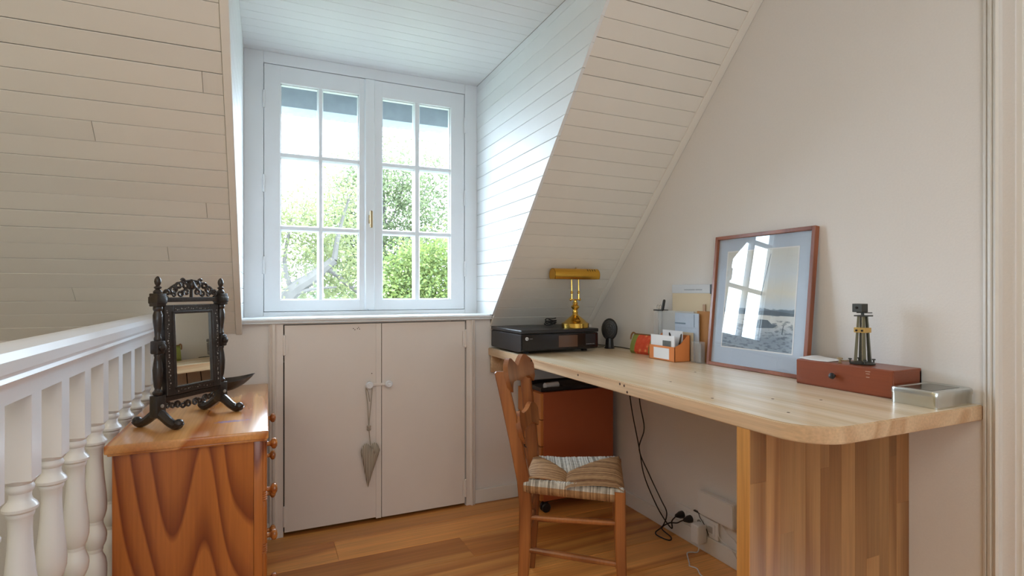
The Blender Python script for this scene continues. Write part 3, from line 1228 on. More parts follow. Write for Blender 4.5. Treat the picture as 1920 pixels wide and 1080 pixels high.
# ================================================================ hanging heart
M_linen = plain('grey_linen', srgb(176, 164, 148), .9, var=.25, bump=.3, bscale=300)
mh, nt, p_ = new_mat('striped_ticking')
tc = nd(nt, 'ShaderNodeTexCoord')
wv = nd(nt, 'ShaderNodeTexWave')
wv.inputs['Scale'].default_value = 46
wv.inputs['Distortion'].default_value = .6
cr = nd(nt, 'ShaderNodeValToRGB')
cr.color_ramp.elements[0].position = .35
cr.color_ramp.elements[0].color = srgb(128, 118, 104)
cr.color_ramp.elements[1].position = .6
cr.color_ramp.elements[1].color = srgb(194, 182, 164)
nt.links.new(tc.outputs['Object'], wv.inputs['Vector'])
nt.links.new(wv.outputs[0], cr.inputs[0])
nt.links.new(cr.outputs[0], p_.inputs['Base Color'])
p_.inputs['Roughness'].default_value = .9
yh = Y0 - .034
t = thing('heart_ornament', 'long striped grey fabric heart hanging on a cord from the left cupboard knob', 'ornament', (.412, yh, .157))
bm = BM()
NU, NV = 16, 14
cols = []
for i in range(NU + 1):
    u = -1 + 2 * i / NU
    x = .0415 * u
    au = abs(u)
    zt_ = .3405 + .0185 * math.sin(math.pi * min(1, au * 1.02)) ** .7 - .016 * au ** 4
    ut = (x + .012) / (.0415 + .012 if x > -.012 else .0415 - .012)
    zb_ = .157 + .166 * min(1, abs(ut)) ** .92
    zb_ = min(zb_, zt_ - .0004)
    cols.append((x, zb_, zt_))
for sgn in (1, -.55):
    g = []
    for i, (x, zb_, zt_) in enumerate(cols):
        row = []
        for k in range(NV + 1):
            v = k / NV
            z = zb_ + (zt_ - zb_) * v
            # pillow: thick in the middle of each row, pinched at the notch and towards the tip
            e_ = max(0.0, 1 - (x / .0425) ** 2) ** .5 * max(0.0, math.sin(math.pi * v)) ** .5
            th = .017 * e_ * (1 - .45 * math.exp(-(x / .009) ** 2) * max(0, (v - .7) / .3))
            th *= min(1.0, .35 + (z - .157) / .10)
            row.append(bm.verts.new((.415 + x, yh - sgn * th, z)))
        g.append(row)
    for i in range(NU):
        for k in range(NV):
            bm.faces.new((g[i][k], g[i + 1][k], g[i + 1][k + 1], g[i][k + 1]))
bmesh.ops.remove_doubles(bm, verts=bm.verts[:], dist=1e-5)
bmesh.ops.dissolve_degenerate(bm, edges=bm.edges[:], dist=1e-6)
bmesh.ops.recalc_face_normals(bm, faces=bm.faces[:])
obj('heart', bm, mh, t, smooth=True)
bm = BM()
lathe(bm, [(.003, -.013), (.0085, -.010), (.0095, -.003), (.007, 0), (.0095, .004), (.008, .010), (.003, .012)], (.408, yh, .425), 12)
obj('bead', bm, M_linen, t, smooth=True)
bm = BM()
yk = Y0 - .024
tube(bm, smooth_path([(.400, yk + .002, .606), (.398, yk, .585), (.403, yh, .53), (.406, yh, .47), (.408, yh, .43), (.411, yh, .39), (.416, yh, .35)], 5), .0022, 6)
tube(bm, smooth_path([(.400, yk + .002, .606), (.405, yk + .004, .6225), (.412, yk + .004, .6255), (.420, yk + .004, .622), (.424, yk, .603), (.420, yh, .56), (.412, yh, .48), (.408, yh, .43)], 5), .0022, 6)
tube(bm, smooth_path([(.416, yh - .012, .352), (.424, yh - .017, .332), (.434, yh - .017, .306)], 4), .002, 6)
tube(bm, smooth_path([(.401, yk - .001, .596), (.408, yk, .575), (.412, yh, .54)], 4), .002, 6)
obj('cord', bm, M_linen, t, smooth=True)

# ================================================================ desk
M_desktop = wood('pale_solid_wood_top', srgb(240, 222, 194), srgb(226, 200, 164), 'Y', rings=5, scale=4.5, stretch=.10, rough=.27, fiber=.12, ovar=.02)
M_edge = wood('pale_wood_edge', srgb(220, 190, 154), srgb(196, 156, 118), 'Y', rings=5, scale=6, stretch=.10, rough=.45, fiber=.16, ovar=.02)
M_stave = wood('oiled_beech_stave', srgb(184, 138, 88), srgb(150, 102, 58), 'Z', rings=4, scale=5, stretch=.1, rough=.42, fiber=.16, ovar=.22)
M_hole = plain('dark_knot', srgb(70, 44, 28), .8)
DX, DT, DB, DYE = .987, .75, .7135, .721
t = thing('desk', 'pale solid wood desk top fixed along the right wall with a slab end panel', 'desk', (1.28, 1.59, 0))
R = .10
pts = [(XR - .0005, Y0 - .001), (DX, Y0 - .001)]
for i in range(9):
    a = math.pi + (math.pi / 2) * i / 8
    pts.append((DX + R + R * math.cos(a), DYE + R + R * math.sin(a)))
pts.append((XR - .0005, DYE))
bm = BM()
prism(bm, pts, 'z', DB, DT)
top_e = [e for e in bm.edges if abs(e.verts[0].co.z - e.verts[1].co.z) < 1e-6]
bmesh.ops.bevel(bm, geom=top_e, offset=.0025, segments=2, affect='EDGES')
for f in bm.faces:
    f.material_index = 0 if abs(f.normal.z) > .5 else 1
obj('tabletop', bm, [M_desktop, M_edge], t, smooth=True, angle=50)
# end panel of vertical staves
x = .990
rr = random.Random(12)
ws = []
while x < XR - .002:
    w = min(rr.choice([.032, .040, .046, .052]), XR - .0008 - x)
    if XR - .0008 - (x + w) < .02:
        w = XR - .0008 - x
    ws.append((x, x + w))
    x += w
for (a, b) in ws:
    zc_ = rr.choice([None, rr.uniform(.15, .6)])
    for (z0, z1) in ([(0, DB)] if zc_ is None else [(0, zc_), (zc_, DB)]):
        bm = BM()
        box(bm, (a, .887 + rr.uniform(0, .0004), z0), (b, .923, z1), .0005, 1)
        obj('stave', bm, M_stave, t)
bm = BM()
box(bm, (.9885, .8868, 0), (.9915, .9232, DB), .0006, 1)
obj('front_lipping', bm, wood('beech_lipping', srgb(216, 160, 92), srgb(184, 122, 58), 'Z', rings=4, scale=8, rough=.4, fiber=.2), t)
bm = BM()
box(bm, (.992, Y0 - .034, .632), (XR - .03, Y0 - .0135, DB), .002)
obj('wall_cleat', bm, M_edge, t)
for px_, py in ((1.045, 1.055), (1.18, .985), (1.28, .925), (1.12, 1.30), (1.33, 1.42), (1.08, .86)):
    bm = BM()
    lathe(bm, [(.0042, DT - .001), (.0036, DT + .0003), (.0005, DT + .0004)], (px_, py, 0), 8)
    obj('knot', bm, M_hole, t)
for py, pz in ((1.353, .739), (1.338, .722), (1.62, .734), (1.375, .741)):
    bm = BM()
    lathe(bm, [(.0045, DX + .0003), (.0038, DX - .0004), (.0005, DX - .0005)], (0, py, pz), 8, 'x')
    obj('knot', bm, M_hole, t)

# ================================================================ printer
t = thing('printer', 'low black all-in-one printer at the far end of the desk', 'printer', (1.19, 2.27, .75))
px0, px1, py0, py1 = .996, 1.388, 2.10, 2.442
bm = BM()
prism(bm, [(py0 + .040, .759), (py0 + .006, .765), (py0, .772), (py0, .838), (py1, .838), (py1, .759)], 'x', px0, px1)
bmesh.ops.bevel(bm, geom=bm.edges[:], offset=.003, segments=2, affect='EDGES')
obj('body', bm, M_black, t, smooth=True)
bm = BM()
box(bm, (px0 - .001, py0 - .002, .840), (px1 + .001, py1, .8565), .004, 3)
obj('scanner_lid', bm, M_black, t, smooth=True)
bm = BM()
box(bm, (px0 + .004, py0 - .0018, .772), (px1 - .004, py0 + .003, .836), .001, 1)
fp = obj('front_panel', bm, M_blackg, t)
bm = BM()
box(bm, (px0 + .183, py0 - .0026, .777), (px0 + .281, py0 - .001, .829), .0006, 1)
obj('touch_screen', bm, plain('screen_off', srgb(96, 72, 60), .12), fp)
bm = BM()
box(bm, (px0 + .322, py0 - .0026, .780), (px0 + .376, py0 - .001, .832), .0006, 1)
obj('card_slot_panel', bm, plain('smoked_panel', srgb(44, 46, 50), .2), fp)
bm = BM()
for i in range(5):
    box(bm, (px0 + .327 + i * .009, py0 - .0028, .7865), (px0 + .332 + i * .009, py0 - .0024, .7875))
obj('slot_marks', bm, M_plastic, fp)
bm = BM()
lathe(bm, [(.0078, py0 - .0016), (.0078, py0 - .0026), (.0005, py0 - .0027)], (px0 + .026, 0, .820), 20, 'y')
lg = obj('logo_disc', bm, plain('silver_badge', srgb(205, 208, 212), .3), fp)


def text_mesh(name, s, size, M, mat, parent, depth=.0002):
    cu = D.curves.new(name, 'FONT')
    cu.body = s
    cu.size = size
    cu.extrude = depth
    cu.align_x = 'CENTER'
    cu.align_y = 'CENTER'
    cu.resolution_u = 3
    tmp = D.objects.new(name, cu)
    COL.objects.link(tmp)
    dg = bpy.context.evaluated_depsgraph_get()
    me = D.meshes.new_from_object(tmp.evaluated_get(dg))
    D.objects.remove(tmp)
    o = D.objects.new(name, me)
    me.materials.clear()
    me.materials.append(mat)
    COL.objects.link(o)
    o.parent = parent
    o.matrix_basis = MW[parent].inverted() @ M
    return o


text_mesh('lettering', 'hp', .0105, Matrix.Translation((px0 + .026, py0 - .0028, .8203)) @ Matrix.Rotation(R90, 4, 'X') @ Matrix(((1, .25, 0, 0), (0, 1, 0, 0), (0, 0, 1, 0), (0, 0, 0, 1))), M_black, fp)
bm = BM()
box(bm, (px0 + .038, py0 - .0022, .8185), (px0 + .054, py0 - .0014, .8200))
obj('model_mark', bm, plain('grey_print', srgb(150, 152, 156), .4), fp)
for a in (px0 + .04, px1 - .05):
    for b in (py0 + .05, py1 - .05):
        bm = BM()
        box(bm, (a, b, .75), (a + .02, b + .02, .7605))
        obj('foot', bm, M_black, t)

# ================================================================ banker's lamp
LX, LY, LZ = 1.306, 2.168, .8565
t = thing('desk_lamp', 'polished brass banker\'s lamp standing on the black printer', 'lamp', (LX, LY, LZ))
bm = BM()
lathe(bm, [(.060, LZ), (.0635, LZ + .002), (.0635, LZ + .021), (.061, LZ + .0235), (.056, LZ + .025), (.044, LZ + .036), (.030, LZ + .047), (.018, LZ + .056), (.0125, LZ + .062), (.011, LZ + .068)], (LX, LY, 0), 36)
obj('base', bm, M_brass, t, smooth=True)
bm = BM()
lathe(bm, [(.011, LZ + .067), (.0135, LZ + .070), (.0115, LZ + .075), (.0105, LZ + .083), (.013, LZ + .087), (.0185, LZ + .093), (.0195, LZ + .098), (.016, LZ + .103), (.010, LZ + .107), (.0125, LZ + .112), (.0125, LZ + .116), (.0085, LZ + .119), (.0085, LZ + .126), (.004, LZ + .129)], (LX, LY, 0), 24)
obj('stem', bm, M_brass, t, smooth=True)
bm = BM()
box(bm, (LX - .024, LY - .006, LZ + .128), (LX + .024, LY + .006, LZ + .1335), .002)
for s in (-1, 1):
    ball(bm, (LX + s * .024, LY, LZ + .131), .0065, (1, 1, 1), 10, 7)
obj('yoke_bar', bm, M_brass, t, smooth=True)
SHZ = 1.101
for s in (-1, 1):
    bm = BM()
    xx = LX + s * .0185
    tube(bm, [(xx, LY, LZ + .132), (xx, LY, LZ + .160)], .0038, 10)
    ball(bm, (xx, LY, LZ + .164), .0068, (1, 1, 1.1), 10, 7)
    tube(bm, [(xx, LY, LZ + .166), (xx, LY + .002, SHZ - .018)], .0028, 10)
    obj('rod', bm, M_brass, t, smooth=True)
# trough shade: a half-open tube
bm = BM()
sx0, sx1, rs = LX - .121, LX + .117, .0305
prof = []
for i in range(25):
    a = math.radians(-38 + (256) * i / 24)
    prof.append((LY + rs * math.cos(a), SHZ + rs * math.sin(a)))
inn = [(LY + (rs - .0016) * math.cos(math.radians(-38 + 256 * i / 24)), SHZ + (rs - .0016) * math.sin(math.radians(-38 + 256 * i / 24))) for i in range(24, -1, -1)]
ring = prof + inn
A = [bm.verts.new((sx0, *p)) for p in ring]
B = [bm.verts.new((sx1, *p)) for p in ring]
n_ = len(ring)
for i in range(n_):
    j = (i + 1) % n_
    bm.faces.new((A[i], A[j], B[j], B[i]))
for i in range(24):
    bm.faces.new((A[i + 1], A[i], A[n_ - 1 - i], A[n_ - 2 - i]))
    bm.faces.new((B[i], B[i + 1], B[n_ - 2 - i], B[n_ - 1 - i]))
bmesh.ops.recalc_face_normals(bm, faces=bm.faces[:])
for xx in (sx0, sx1 - .0016):
    prism(bm, prof, 'x', xx, xx + .0016)
sh = obj('lamp_shade', bm, plain('brushed_brass', srgb(222, 172, 72), .22, 1.0), t, smooth=True)
bm = BM()
for i in range(4):
    a = math.radians(118 + 8 * (i % 2) * 0)
    for q in range(1):
        xx = LX + .055 + i * .013
        yy_, zz_ = LY - (rs + .0002) * math.cos(math.radians(48)), SHZ + (rs + .0002) * math.sin(math.radians(48))
        b2 = BM()
        box(b2, (-.0012, -.0004, -.006), (.0012, .0004, .006))
        b2.transform(Matrix.Translation((xx, yy_, zz_)) @ Matrix.Rotation(math.radians(-48), 4, 'X'))
        mtmp = D.meshes.new('tmp')
        b2.to_mesh(mtmp)
        bm.from_mesh(mtmp)
        D.meshes.remove(mtmp)
        b2.free()
obj('vent_slot', bm, M_dark, sh)
bm = BM()
lathe(bm, [(.003, 0), (.003, .006), (.0045, .008), (.0045, .016), (.002, .018)], (sx1, LY, SHZ - .004), 10, 'x')
obj('switch_knob', bm, M_black, t, smooth=True)
bm = BM()
lathe(bm, [(.003, SHZ + rs - .001), (.004, SHZ + rs + .003), (.001, SHZ + rs + .007)], (LX + .004, LY, 0), 10)
obj('top_screw', bm, M_agedbrass, t, smooth=True)
bm = BM()
tube(bm, [(sx0 + .02, LY, SHZ), (sx1 - .03, LY, SHZ)], .010, 12)
obj('bulb_tube', bm, M_plastic, t, smooth=True)


def coil(name, label, c, r, n, zr, seed, rad=.0022, tail=None):
    q = random.Random(seed)
    P = []
    for i in range(n * 10):
        a = 2 * math.pi * i / 10
        rr_ = r * (1 + .25 * math.sin(i * .7))
        P.append((c[0] + rr_ * math.cos(a) * 1.5, c[1] + rr_ * math.sin(a) * .7, c[2] + zr * i / (n * 10) + q.uniform(0, zr * .3)))
    if tail:
        P += tail
    bm = BM()
    tube(bm, smooth_path(P, 3), rad, 6)
    return tag(obj(name, bm, M_cord, smooth=True), label, 'cable')


coil('lamp_cable', 'coil of thin black cable on the printer left of the brass lamp', (1.232, 2.28, LZ + .004), .019, 4, .030, 2)
coil('usb_cable', 'coil of thin black cable on the printer right of the brass lamp', (1.366, 2.24, LZ + .003), .013, 3, .018, 5)

# ================================================================ black oval desk fan / speaker
t = thing('desk_fan', 'small black oval desk fan on a short foot in the far desk corner', 'fan', (1.508, 2.185, .75), math.radians(-38))
bm = BM()
lathe(bm, [(.0015, -.016), (.022, -.0155), (.034, -.012), (.0385, -.004), (.0385, .006), (.034, .013), (.015, .017), (.0015, .0175)], (0, 0, 0), 26, 'y')
for v in bm.verts:
    v.co.z = v.co.z * 1.38 + .092
obj('fan_housing', bm, plain('satin_black', srgb(30, 28, 28), .4), t, smooth=True, world=False)
bm = BM()
lathe(bm, [(.024, 0), (.0245, .004), (.021, .010), (.019, .03), (.018, .05), (.012, .056)], (0, 0, 0), 18)
obj('fan_foot', bm, M_black, t, smooth=True, world=False)
bm = BM()
for rr_ in (.010, .018, .026, .033):
    P = [(rr_ * math.cos(a), -.017 + .004 * (rr_ / .033) ** 2, .092 + 1.36 * rr_ * math.sin(a)) for a in [2 * math.pi * i / 24 for i in range(25)]]
    tube(bm, P, .0011, 5)
for i in range(8):
    a = math.pi * i / 4
    tube(bm, [(.004 * math.cos(a), -.018, .092 + .005 * math.sin(a)), (.036 * math.cos(a), -.0125, .092 + .049 * math.sin(a))], .001, 5)
obj('fan_grille', bm, M_black, t, smooth=True, world=False)
bm = BM()
tube(bm, smooth_path([(1.49, 2.205, .757), (1.465, 2.235, .753), (1.44, 2.22, .7525), (1.428, 2.25, .753), (1.45, 2.30, .7525), (1.50, 2.36, .7525), (1.55, 2.30, .753), (1.572, 2.20, .7528), (1.570, 2.12, .7525), (1.574, 2.085, .7525)], 5), .0021, 6)
tag(obj('fan_cable', bm, M_cord, smooth=True), 'thin black cable trailing on the desk around the oval black fan', 'cable')
bm = BM()
tube(bm, smooth_path([(1.3895, 2.19, .79), (1.42, 2.165, .785), (1.435, 2.175, .768), (1.43, 2.19, .7585), (1.46, 2.27, .7575), (1.50, 2.40, .7575)], 5), .002, 6)
tag(obj('printer_cable', bm, M_cord, smooth=True), 'thin black cable leaving the right side of the printer', 'cable')

# ================================================================ floral pouch
mf, nt, p_ = new_mat('floral_cotton')
tc = nd(nt, 'ShaderNodeTexCoord')
vo = nd(nt, 'ShaderNodeTexVoronoi')
vo.inputs['Scale'].default_value = 46
cr = nd(nt, 'ShaderNodeValToRGB')
e = cr.color_ramp.elements
e[0].position, e[0].color = 0.1, srgb(226, 150, 84)
e[1].position, e[1].color = 0.8, srgb(206, 72, 40)
e.new(.35).color = srgb(214, 84, 50)
nt.links.new(tc.outputs['Object'], vo.inputs['Vector'])
nt.links.new(vo.outputs['Distance'], cr.inputs[0])
nt.links.new(cr.outputs[0], p_.inputs['Base Color'])
p_.inputs['Roughness'].default_value = .9
t = thing('zip_pouch', 'orange floral fabric pouch with green ends behind the orange card box', 'pouch', (1.515, 1.925, .75), math.radians(6))
bm = BM()
g = []
for i in range(9):
    f = i / 8
    y = -.066 + .132 * f
    bulge = 1 - .18 * abs(2 * f - 1) ** 3
    row = []
    for (xx, zz) in ((-.024, .0005), (-.033, .012), (-.030, .034), (-.019, .060), (-.006, .079), (0, .084), (.006, .079), (.019, .060), (.030, .034), (.033, .012), (.024, .0005)):
        row.append(bm.verts.new((xx * bulge, y, zz * (.94 + .06 * bulge) if zz > .001 else zz)))
    g.append(row)
for i in range(8):
    for k in range(11):
        l = (k + 1) % 11
        bm.faces.new((g[i][k], g[i + 1][k], g[i + 1][l], g[i][l]))
bm.faces.new(g[0])
bm.faces.new(g[-1][::-1])
bmesh.ops.recalc_face_normals(bm, faces=bm.faces[:])
M_green = plain('green_cotton', srgb(146, 150, 72), .9, var=.4, bscale=40)
for f in bm.faces:
    cc = f.calc_center_median()
    f.material_index = 1 if (cc.y > .034 or cc.y < -.05) else 0
obj('pouch_body', bm, [mf, M_green], t, smooth=True, world=False)
bm = BM()
tube(bm, [(0, -.06, .085), (0, .06, .085)], .003, 6)
obj('zip', bm, plain('brown_zip', srgb(120, 84, 48), .6), t, world=False)
bm = BM()
tube(bm, smooth_path([(0, .06, .085), (-.004, .068, .090), (-.012, .071, .080), (-.020, .069, .060)], 4), [.004] * 12 + [.002], 6)
obj('zip_tassel', bm, plain('brown_leather', srgb(128, 88, 48), .6), t, world=False, smooth=True)

# ================================================================ orange card box and contents
M_orange = plain('orange_card', srgb(222, 134, 72), .75)
OX0, OX1, OY0, OY1 = 1.438, 1.515, 1.646, 1.800
t = thing('desk_tidy', 'orange card desk tidy with slanted sides and a white front label', 'desk tidy', (1.476, 1.723, .75))
bm = BM()
box(bm, (OX0, OY0, .7505), (OX0 + .002, OY1, .808))
obj('front_panel', bm, M_orange, t)
for y in (OY0, OY1 - .002):
    bm = BM()
    prism(bm, [(OX0, .7505), (OX1, .7505), (OX1, .852), (OX1 - .012, .852), (OX0 + .03, .820), (OX0, .808)], 'y', y, y + .002)
    obj('side_panel', bm, M_orange, t)
bm = BM()
box(bm, (OX1 - .002, OY0, .7505), (OX1, OY1, .852))
box(bm, (OX0, OY0, .7502), (OX1, OY1, .752))
obj('back_panel', bm, M_orange, t)
bm = BM()
box(bm, (OX0 - .0008, OY0 + .032, .757), (OX0 + .0002, OY1 - .030, .800))
obj('front_label', bm, M_paper, t)
bm = BM()
box(bm, (OX0 + .006, OY0 + .010, .7525), (OX0 + .010, OY1 - .004, .850))
tag(obj('white_card', bm, M_paper), 'stack of white cards standing at the front of the orange desk tidy', 'card')
bm = BM()
box(bm, (OX0 + .052, OY0 + .016, .7525), (OX0 + .055, OY1 - .022, .868))
tag(obj('envelope', bm, M_paper), 'taller white envelope standing at the back of the orange desk tidy', 'envelope')
bm = BM()
box(bm, (OX0 + .0025, OY0 + .028, .790), (OX0 + .0055, OY0 + .074, .830), .001)
tag(obj('photo_slip', bm, plain('grey_photo', srgb(112, 116, 112), .5, var=.6, bscale=60)), 'small grey printed slip tucked at the front of the orange desk tidy', 'card')
for nm, lab, col, p0, p1 in (('pen', 'black pen leaning left in the orange desk tidy', srgb(30, 32, 40), (1.462, 1.668, .7535), (1.458, 1.700, .862)),
                             ('pencil', 'dark pencil leaning right in the orange desk tidy', srgb(70, 56, 40), (1.480, 1.684, .7535), (1.484, 1.660, .858))):
    bm = BM()
    tube(bm, [p0, Vector(p0).lerp(Vector(p1), .06), Vector(p0).lerp(Vector(p1), .94), p1], [.0015, .0036, .0036, .002], 8)
    tag(obj(nm, bm, plain(nm + '_paint', col, .4), smooth=True), lab, 'pen' if nm == 'pen' else 'pencil')

# ================================================================ standing papers
M_manila = plain('manila_card', srgb(214, 198, 170), .8)
M_brown = plain('brown_card', srgb(178, 126, 76), .8)
M_grey = plain('grey_label', srgb(206, 210, 216), .6)
t = thing('box_file', 'tall manila box file with a grey top band leaning on the right wall', 'file', (1.566, 1.68, .75))
bm = BM()
box(bm, (1.553, 1.574, .7505), (1.578, 1.792, 1.052), .0015)
obj('cover', bm, M_manila, t)
bm = BM()
box(bm, (1.5520, 1.573, 1.018), (1.5795, 1.793, 1.053), .001)
lb = obj('label_band', bm, M_grey, t)
bm = BM()
box(bm, (1.5514, 1.655, 1.0312), (1.5519, 1.66, 1.0322))
box(bm, (1.5514, 1.62, 1.030), (1.5519, 1.655, 1.0335))
box(bm, (1.5514, 1.66, 1.030), (1.5519, 1.72, 1.0335))
obj('label_print', bm, plain('print_grey', srgb(150, 156, 164), .7), lb)
bm = BM()
box(bm, (1.5505, 1.5728, 1.016), (1.5525, 1.578, 1.052))
obj('elastic_band', bm, M_black, t)
bm = BM()
box(bm, (1.545, 1.570, .7505), (1.5505, 1.640, .948))
tag(obj('cardboard_sheet', bm, M_brown), 'brown cardboard sheet standing beside the picture frame', 'cardboard')
bm = BM()
box(bm, (1.5478, 1.600, .7505), (1.5495, 1.612, .975))
tag(obj('wooden_ruler', bm, wood('ruler_wood', srgb(206, 160, 104), srgb(176, 126, 74), 'Z')), 'narrow wooden ruler standing upright before the manila file', 'ruler')
bm = BM()
box(bm, (1.538, 1.650, .7505), (1.541, 1.860, .945))
tag(obj('plastic_folder', bm, glass_mat('milky_plastic', frost=.45, rough=.15, fcol=srgb(226, 228, 228))), 'large milky transparent plastic folder standing behind the orange desk tidy', 'folder')
bm = BM()
box(bm, (1.532, 1.618, .880), (1.536, 1.752, .938), .0005, 1)
box(bm, (1.532, 1.618, .7505), (1.536, 1.752, .880), .0005, 1)
t2 = tag(obj('blue_booklet', bm, plain('pale_blue_print', srgb(196, 210, 228), .6, var=.25, bscale=24)), 'pale blue booklet standing in front of the plastic folder', 'booklet')
bm = BM()
box(bm, (1.5312, 1.640, .884), (1.5318, 1.643, .934))
obj('booklet_stripe', bm, plain('slate_stripe', srgb(120, 140, 160), .6), t2)
bm = BM()
box(bm, (1.5312, 1.690, .893), (1.5318, 1.752, .899))
obj('booklet_print', bm, plain('slate_print', srgb(120, 140, 160), .6), t2)
bm = BM()
box(bm, (1.524, 1.640, .7505), (1.527, 1.715, .862))
t2 = tag(obj('manila_envelope', bm, M_manila), 'small cream envelope with a round stamp standing right of the orange desk tidy', 'envelope')
bm = BM()
P = [(1.5236, 1.676 + .006 * math.cos(a), .802 + .0075 * math.sin(a)) for a in [2 * math.pi * i / 16 for i in range(17)]]
tube(bm, P, .001, 5)
lathe(bm, [(.003, 1.5233), (.001, 1.5231)], (0, 1.676, .802), 10, 'x')
obj('stamp', bm, plain('stamp_ink', srgb(190, 150, 110), .8), t2)
# clear cup beside the frame
t = thing('clear_cup', 'small clear acrylic cup beside the lower left corner of the picture frame', 'cup', (1.512, 1.585, .75))
M_acr = glass_mat('clear_acrylic', frost=.10, rough=.05)
bm = BM()
for (a, b) in (((1.498, 1.574, .7505), (1.500, 1.622, .832)), ((1.520, 1.574, .7505), (1.522, 1.622, .832)), ((1.500, 1.620, .7505), (1.520, 1.622, .832)), ((1.500, 1.574, .7505), (1.520, 1.576, .832)), ((1.498, 1.574, .7502), (1.522, 1.622, .7525))):
    box(bm, a, b)
obj('cup_wall', bm, M_acr, t)
bm = BM()
box(bm, (1.506, 1.579, .7535), (1.508, 1.606, .826))
tag(obj('grey_card', bm, plain('grey_card', srgb(150, 146, 140), .7)), 'grey card slip standing inside the clear acrylic cup', 'card')
# tall pen stand with scissors
t = thing('pen_stand', 'narrow clear pen stand with a dark rim left of the plastic folder', 'pen stand', (1.545, 1.858, .75))
bm = BM()
for (a, b) in (((1.530, 1.832, .7505), (1.532, 1.884, .942)), ((1.562, 1.832, .7505), (1.564, 1.884, .942)), ((1.532, 1.882, .7505), (1.562, 1.884, .942)), ((1.532, 1.832, .7505), (1.562, 1.834, .942)), ((1.530, 1.832, .7502), (1.564, 1.884, .7525))):
    box(bm, a, b)
obj('stand_wall', bm, M_acr, t)
bm = BM()
for (a, b) in (((1.529, 1.831, .942), (1.532, 1.885, .947)), ((1.562, 1.831, .942), (1.565, 1.885, .947)), ((1.532, 1.882, .942), (1.562, 1.885, .947)), ((1.532, 1.831, .942), (1.562, 1.834, .947))):
    box(bm, a, b)
obj('rim', bm, M_black, t)
t = thing('scissors', 'wire-handled scissors standing in the narrow pen stand', 'scissors', (1.545, 1.866, .755))
for s in (-1, 1):
    bm = BM()
    P = [(1.545, 1.8655 + s * .008 + .008 * math.cos(a), .956 + .011 * math.sin(a)) for a in [2 * math.pi * i / 18 for i in range(19)]]
    tube(bm, P, .0012, 6)
    obj('handle', bm, M_steel, t, smooth=True)
    bm = BM()
    tube(bm, [(1.545 + s * .001, 1.8655 + s * .007, .946), (1.545 + s * .001, 1.866, .90), (1.545 + s * .001, 1.866 - s * .003, .757)], [.0018, .003, .001], 6)
    obj('blade', bm, M_steel, t)
bm = BM()
tube(bm, [(1.545, 1.850, .7535), (1.546, 1.846, .945), (1.547, 1.836, .985), (1.547, 1.8345, .990)], [.006, .0065, .0062, .004], 8)
tag(obj('marker_pen', bm, M_black, smooth=True), 'thick black marker standing in the narrow pen stand', 'marker')

# ================================================================ framed picture
M_cherry = wood('cherry_frame', srgb(158, 92, 60), srgb(126, 66, 42), 'Z', rings=3, scale=6, rough=.3, fiber=.12, ovar=.03, coat=.2)
FB, FTx = 1.530, 1.578
yl, yr, zt = 1.560, 1.146, 1.2315
H = zt - .7505
lean = math.atan2(FTx - FB, H)
FW = yl - yr
LH = H / math.cos(lean)
# local frame: X right (towards -y), Z up the picture, -Y out to the room
Mf = Matrix.Translation((FB - .017, yl, .7512 + .0)) @ Matrix(((0, 1, 0, 0), (-1, 0, 0, 0), (0, 0, 1, 0), (0, 0, 0, 1))) @ Matrix.Rotation(-lean, 4, 'X')
t = thing('framed_picture', 'framed boat picture in a thin cherry wood frame leaning on the right wall', 'picture', (FB, (yl + yr) / 2, .75))


def pic(name, bm, mat, par, **k):
    bm.transform(Mf)
    return obj(name, bm, mat, par, **k)


fw = .0125
for (a, b) in (((0, 0), (fw, LH)), ((FW - fw, 0), (FW, LH)), ((fw, 0), (FW - fw, fw)), ((fw, LH - fw), (FW - fw, LH))):
    bm = BM()
    box(bm, (a[0], 0, a[1]), (b[0], .020, b[1]), .0012, 1)
    pic('frame_bar', bm, M_cherry, t)
bm = BM()
box(bm, (fw - .002, .012, fw - .002), (FW - fw + .002, .016, LH - fw + .002))
M_mat = plain('blue_grey_mount', srgb(192, 206, 224), .8)
pic('mount', bm, M_mat, t)
# print
mp_, nt, p_ = new_mat('boat_print')
L = nt.links
tc = nd(nt, 'ShaderNodeTexCoord')
sp = nd(nt, 'ShaderNodeSeparateXYZ')
L.new(tc.outputs['Generated'], sp.inputs[0])
ns = nd(nt, 'ShaderNodeTexNoise')
ns.inputs['Scale'].default_value = 5
ns.inputs['Detail'].default_value = 5
mpn = nd(nt, 'ShaderNodeMapping')
mpn.inputs['Scale'].default_value = (1, 1.2, 4)
L.new(tc.outputs['Generated'], mpn.inputs[0])
L.new(mpn.outputs[0], ns.inputs['Vector'])
ma = nd(nt, 'ShaderNodeMath', operation='MULTIPLY_ADD')
ma.inputs[1].default_value = .10
L.new(ns.outputs[0], ma.inputs[0])
L.new(sp.outputs['Z'], ma.inputs[2])
cr = nd(nt, 'ShaderNodeValToRGB')
e = cr.color_ramp.elements
e[0].position, e[0].color = 0.03, srgb(150, 164, 178)
e[1].position, e[1].color = 1.0, srgb(220, 222, 218)
for pos, col in ((.16, srgb(140, 154, 170)), (.24, srgb(176, 188, 198)), (.32, srgb(214, 218, 218)), (.405, srgb(220, 222, 220)), (.415, srgb(98, 116, 132)), (.455, srgb(112, 130, 146)), (.465, srgb(204, 218, 230)), (.62, srgb(226, 224, 212)), (.8, srgb(216, 224, 230))):
    e.new(pos).color = col
L.new(ma.outputs[0], cr.inputs[0])
n3 = nd(nt, 'ShaderNodeTexNoise')
n3.inputs['Scale'].default_value = 12
n3.inputs['Detail'].default_value = 6
L.new(mpn.outputs[0], n3.inputs['Vector'])
mr = nd(nt, 'ShaderNodeMapRange')
mr.inputs[1].default_value = .5
mr.inputs[2].default_value = .62
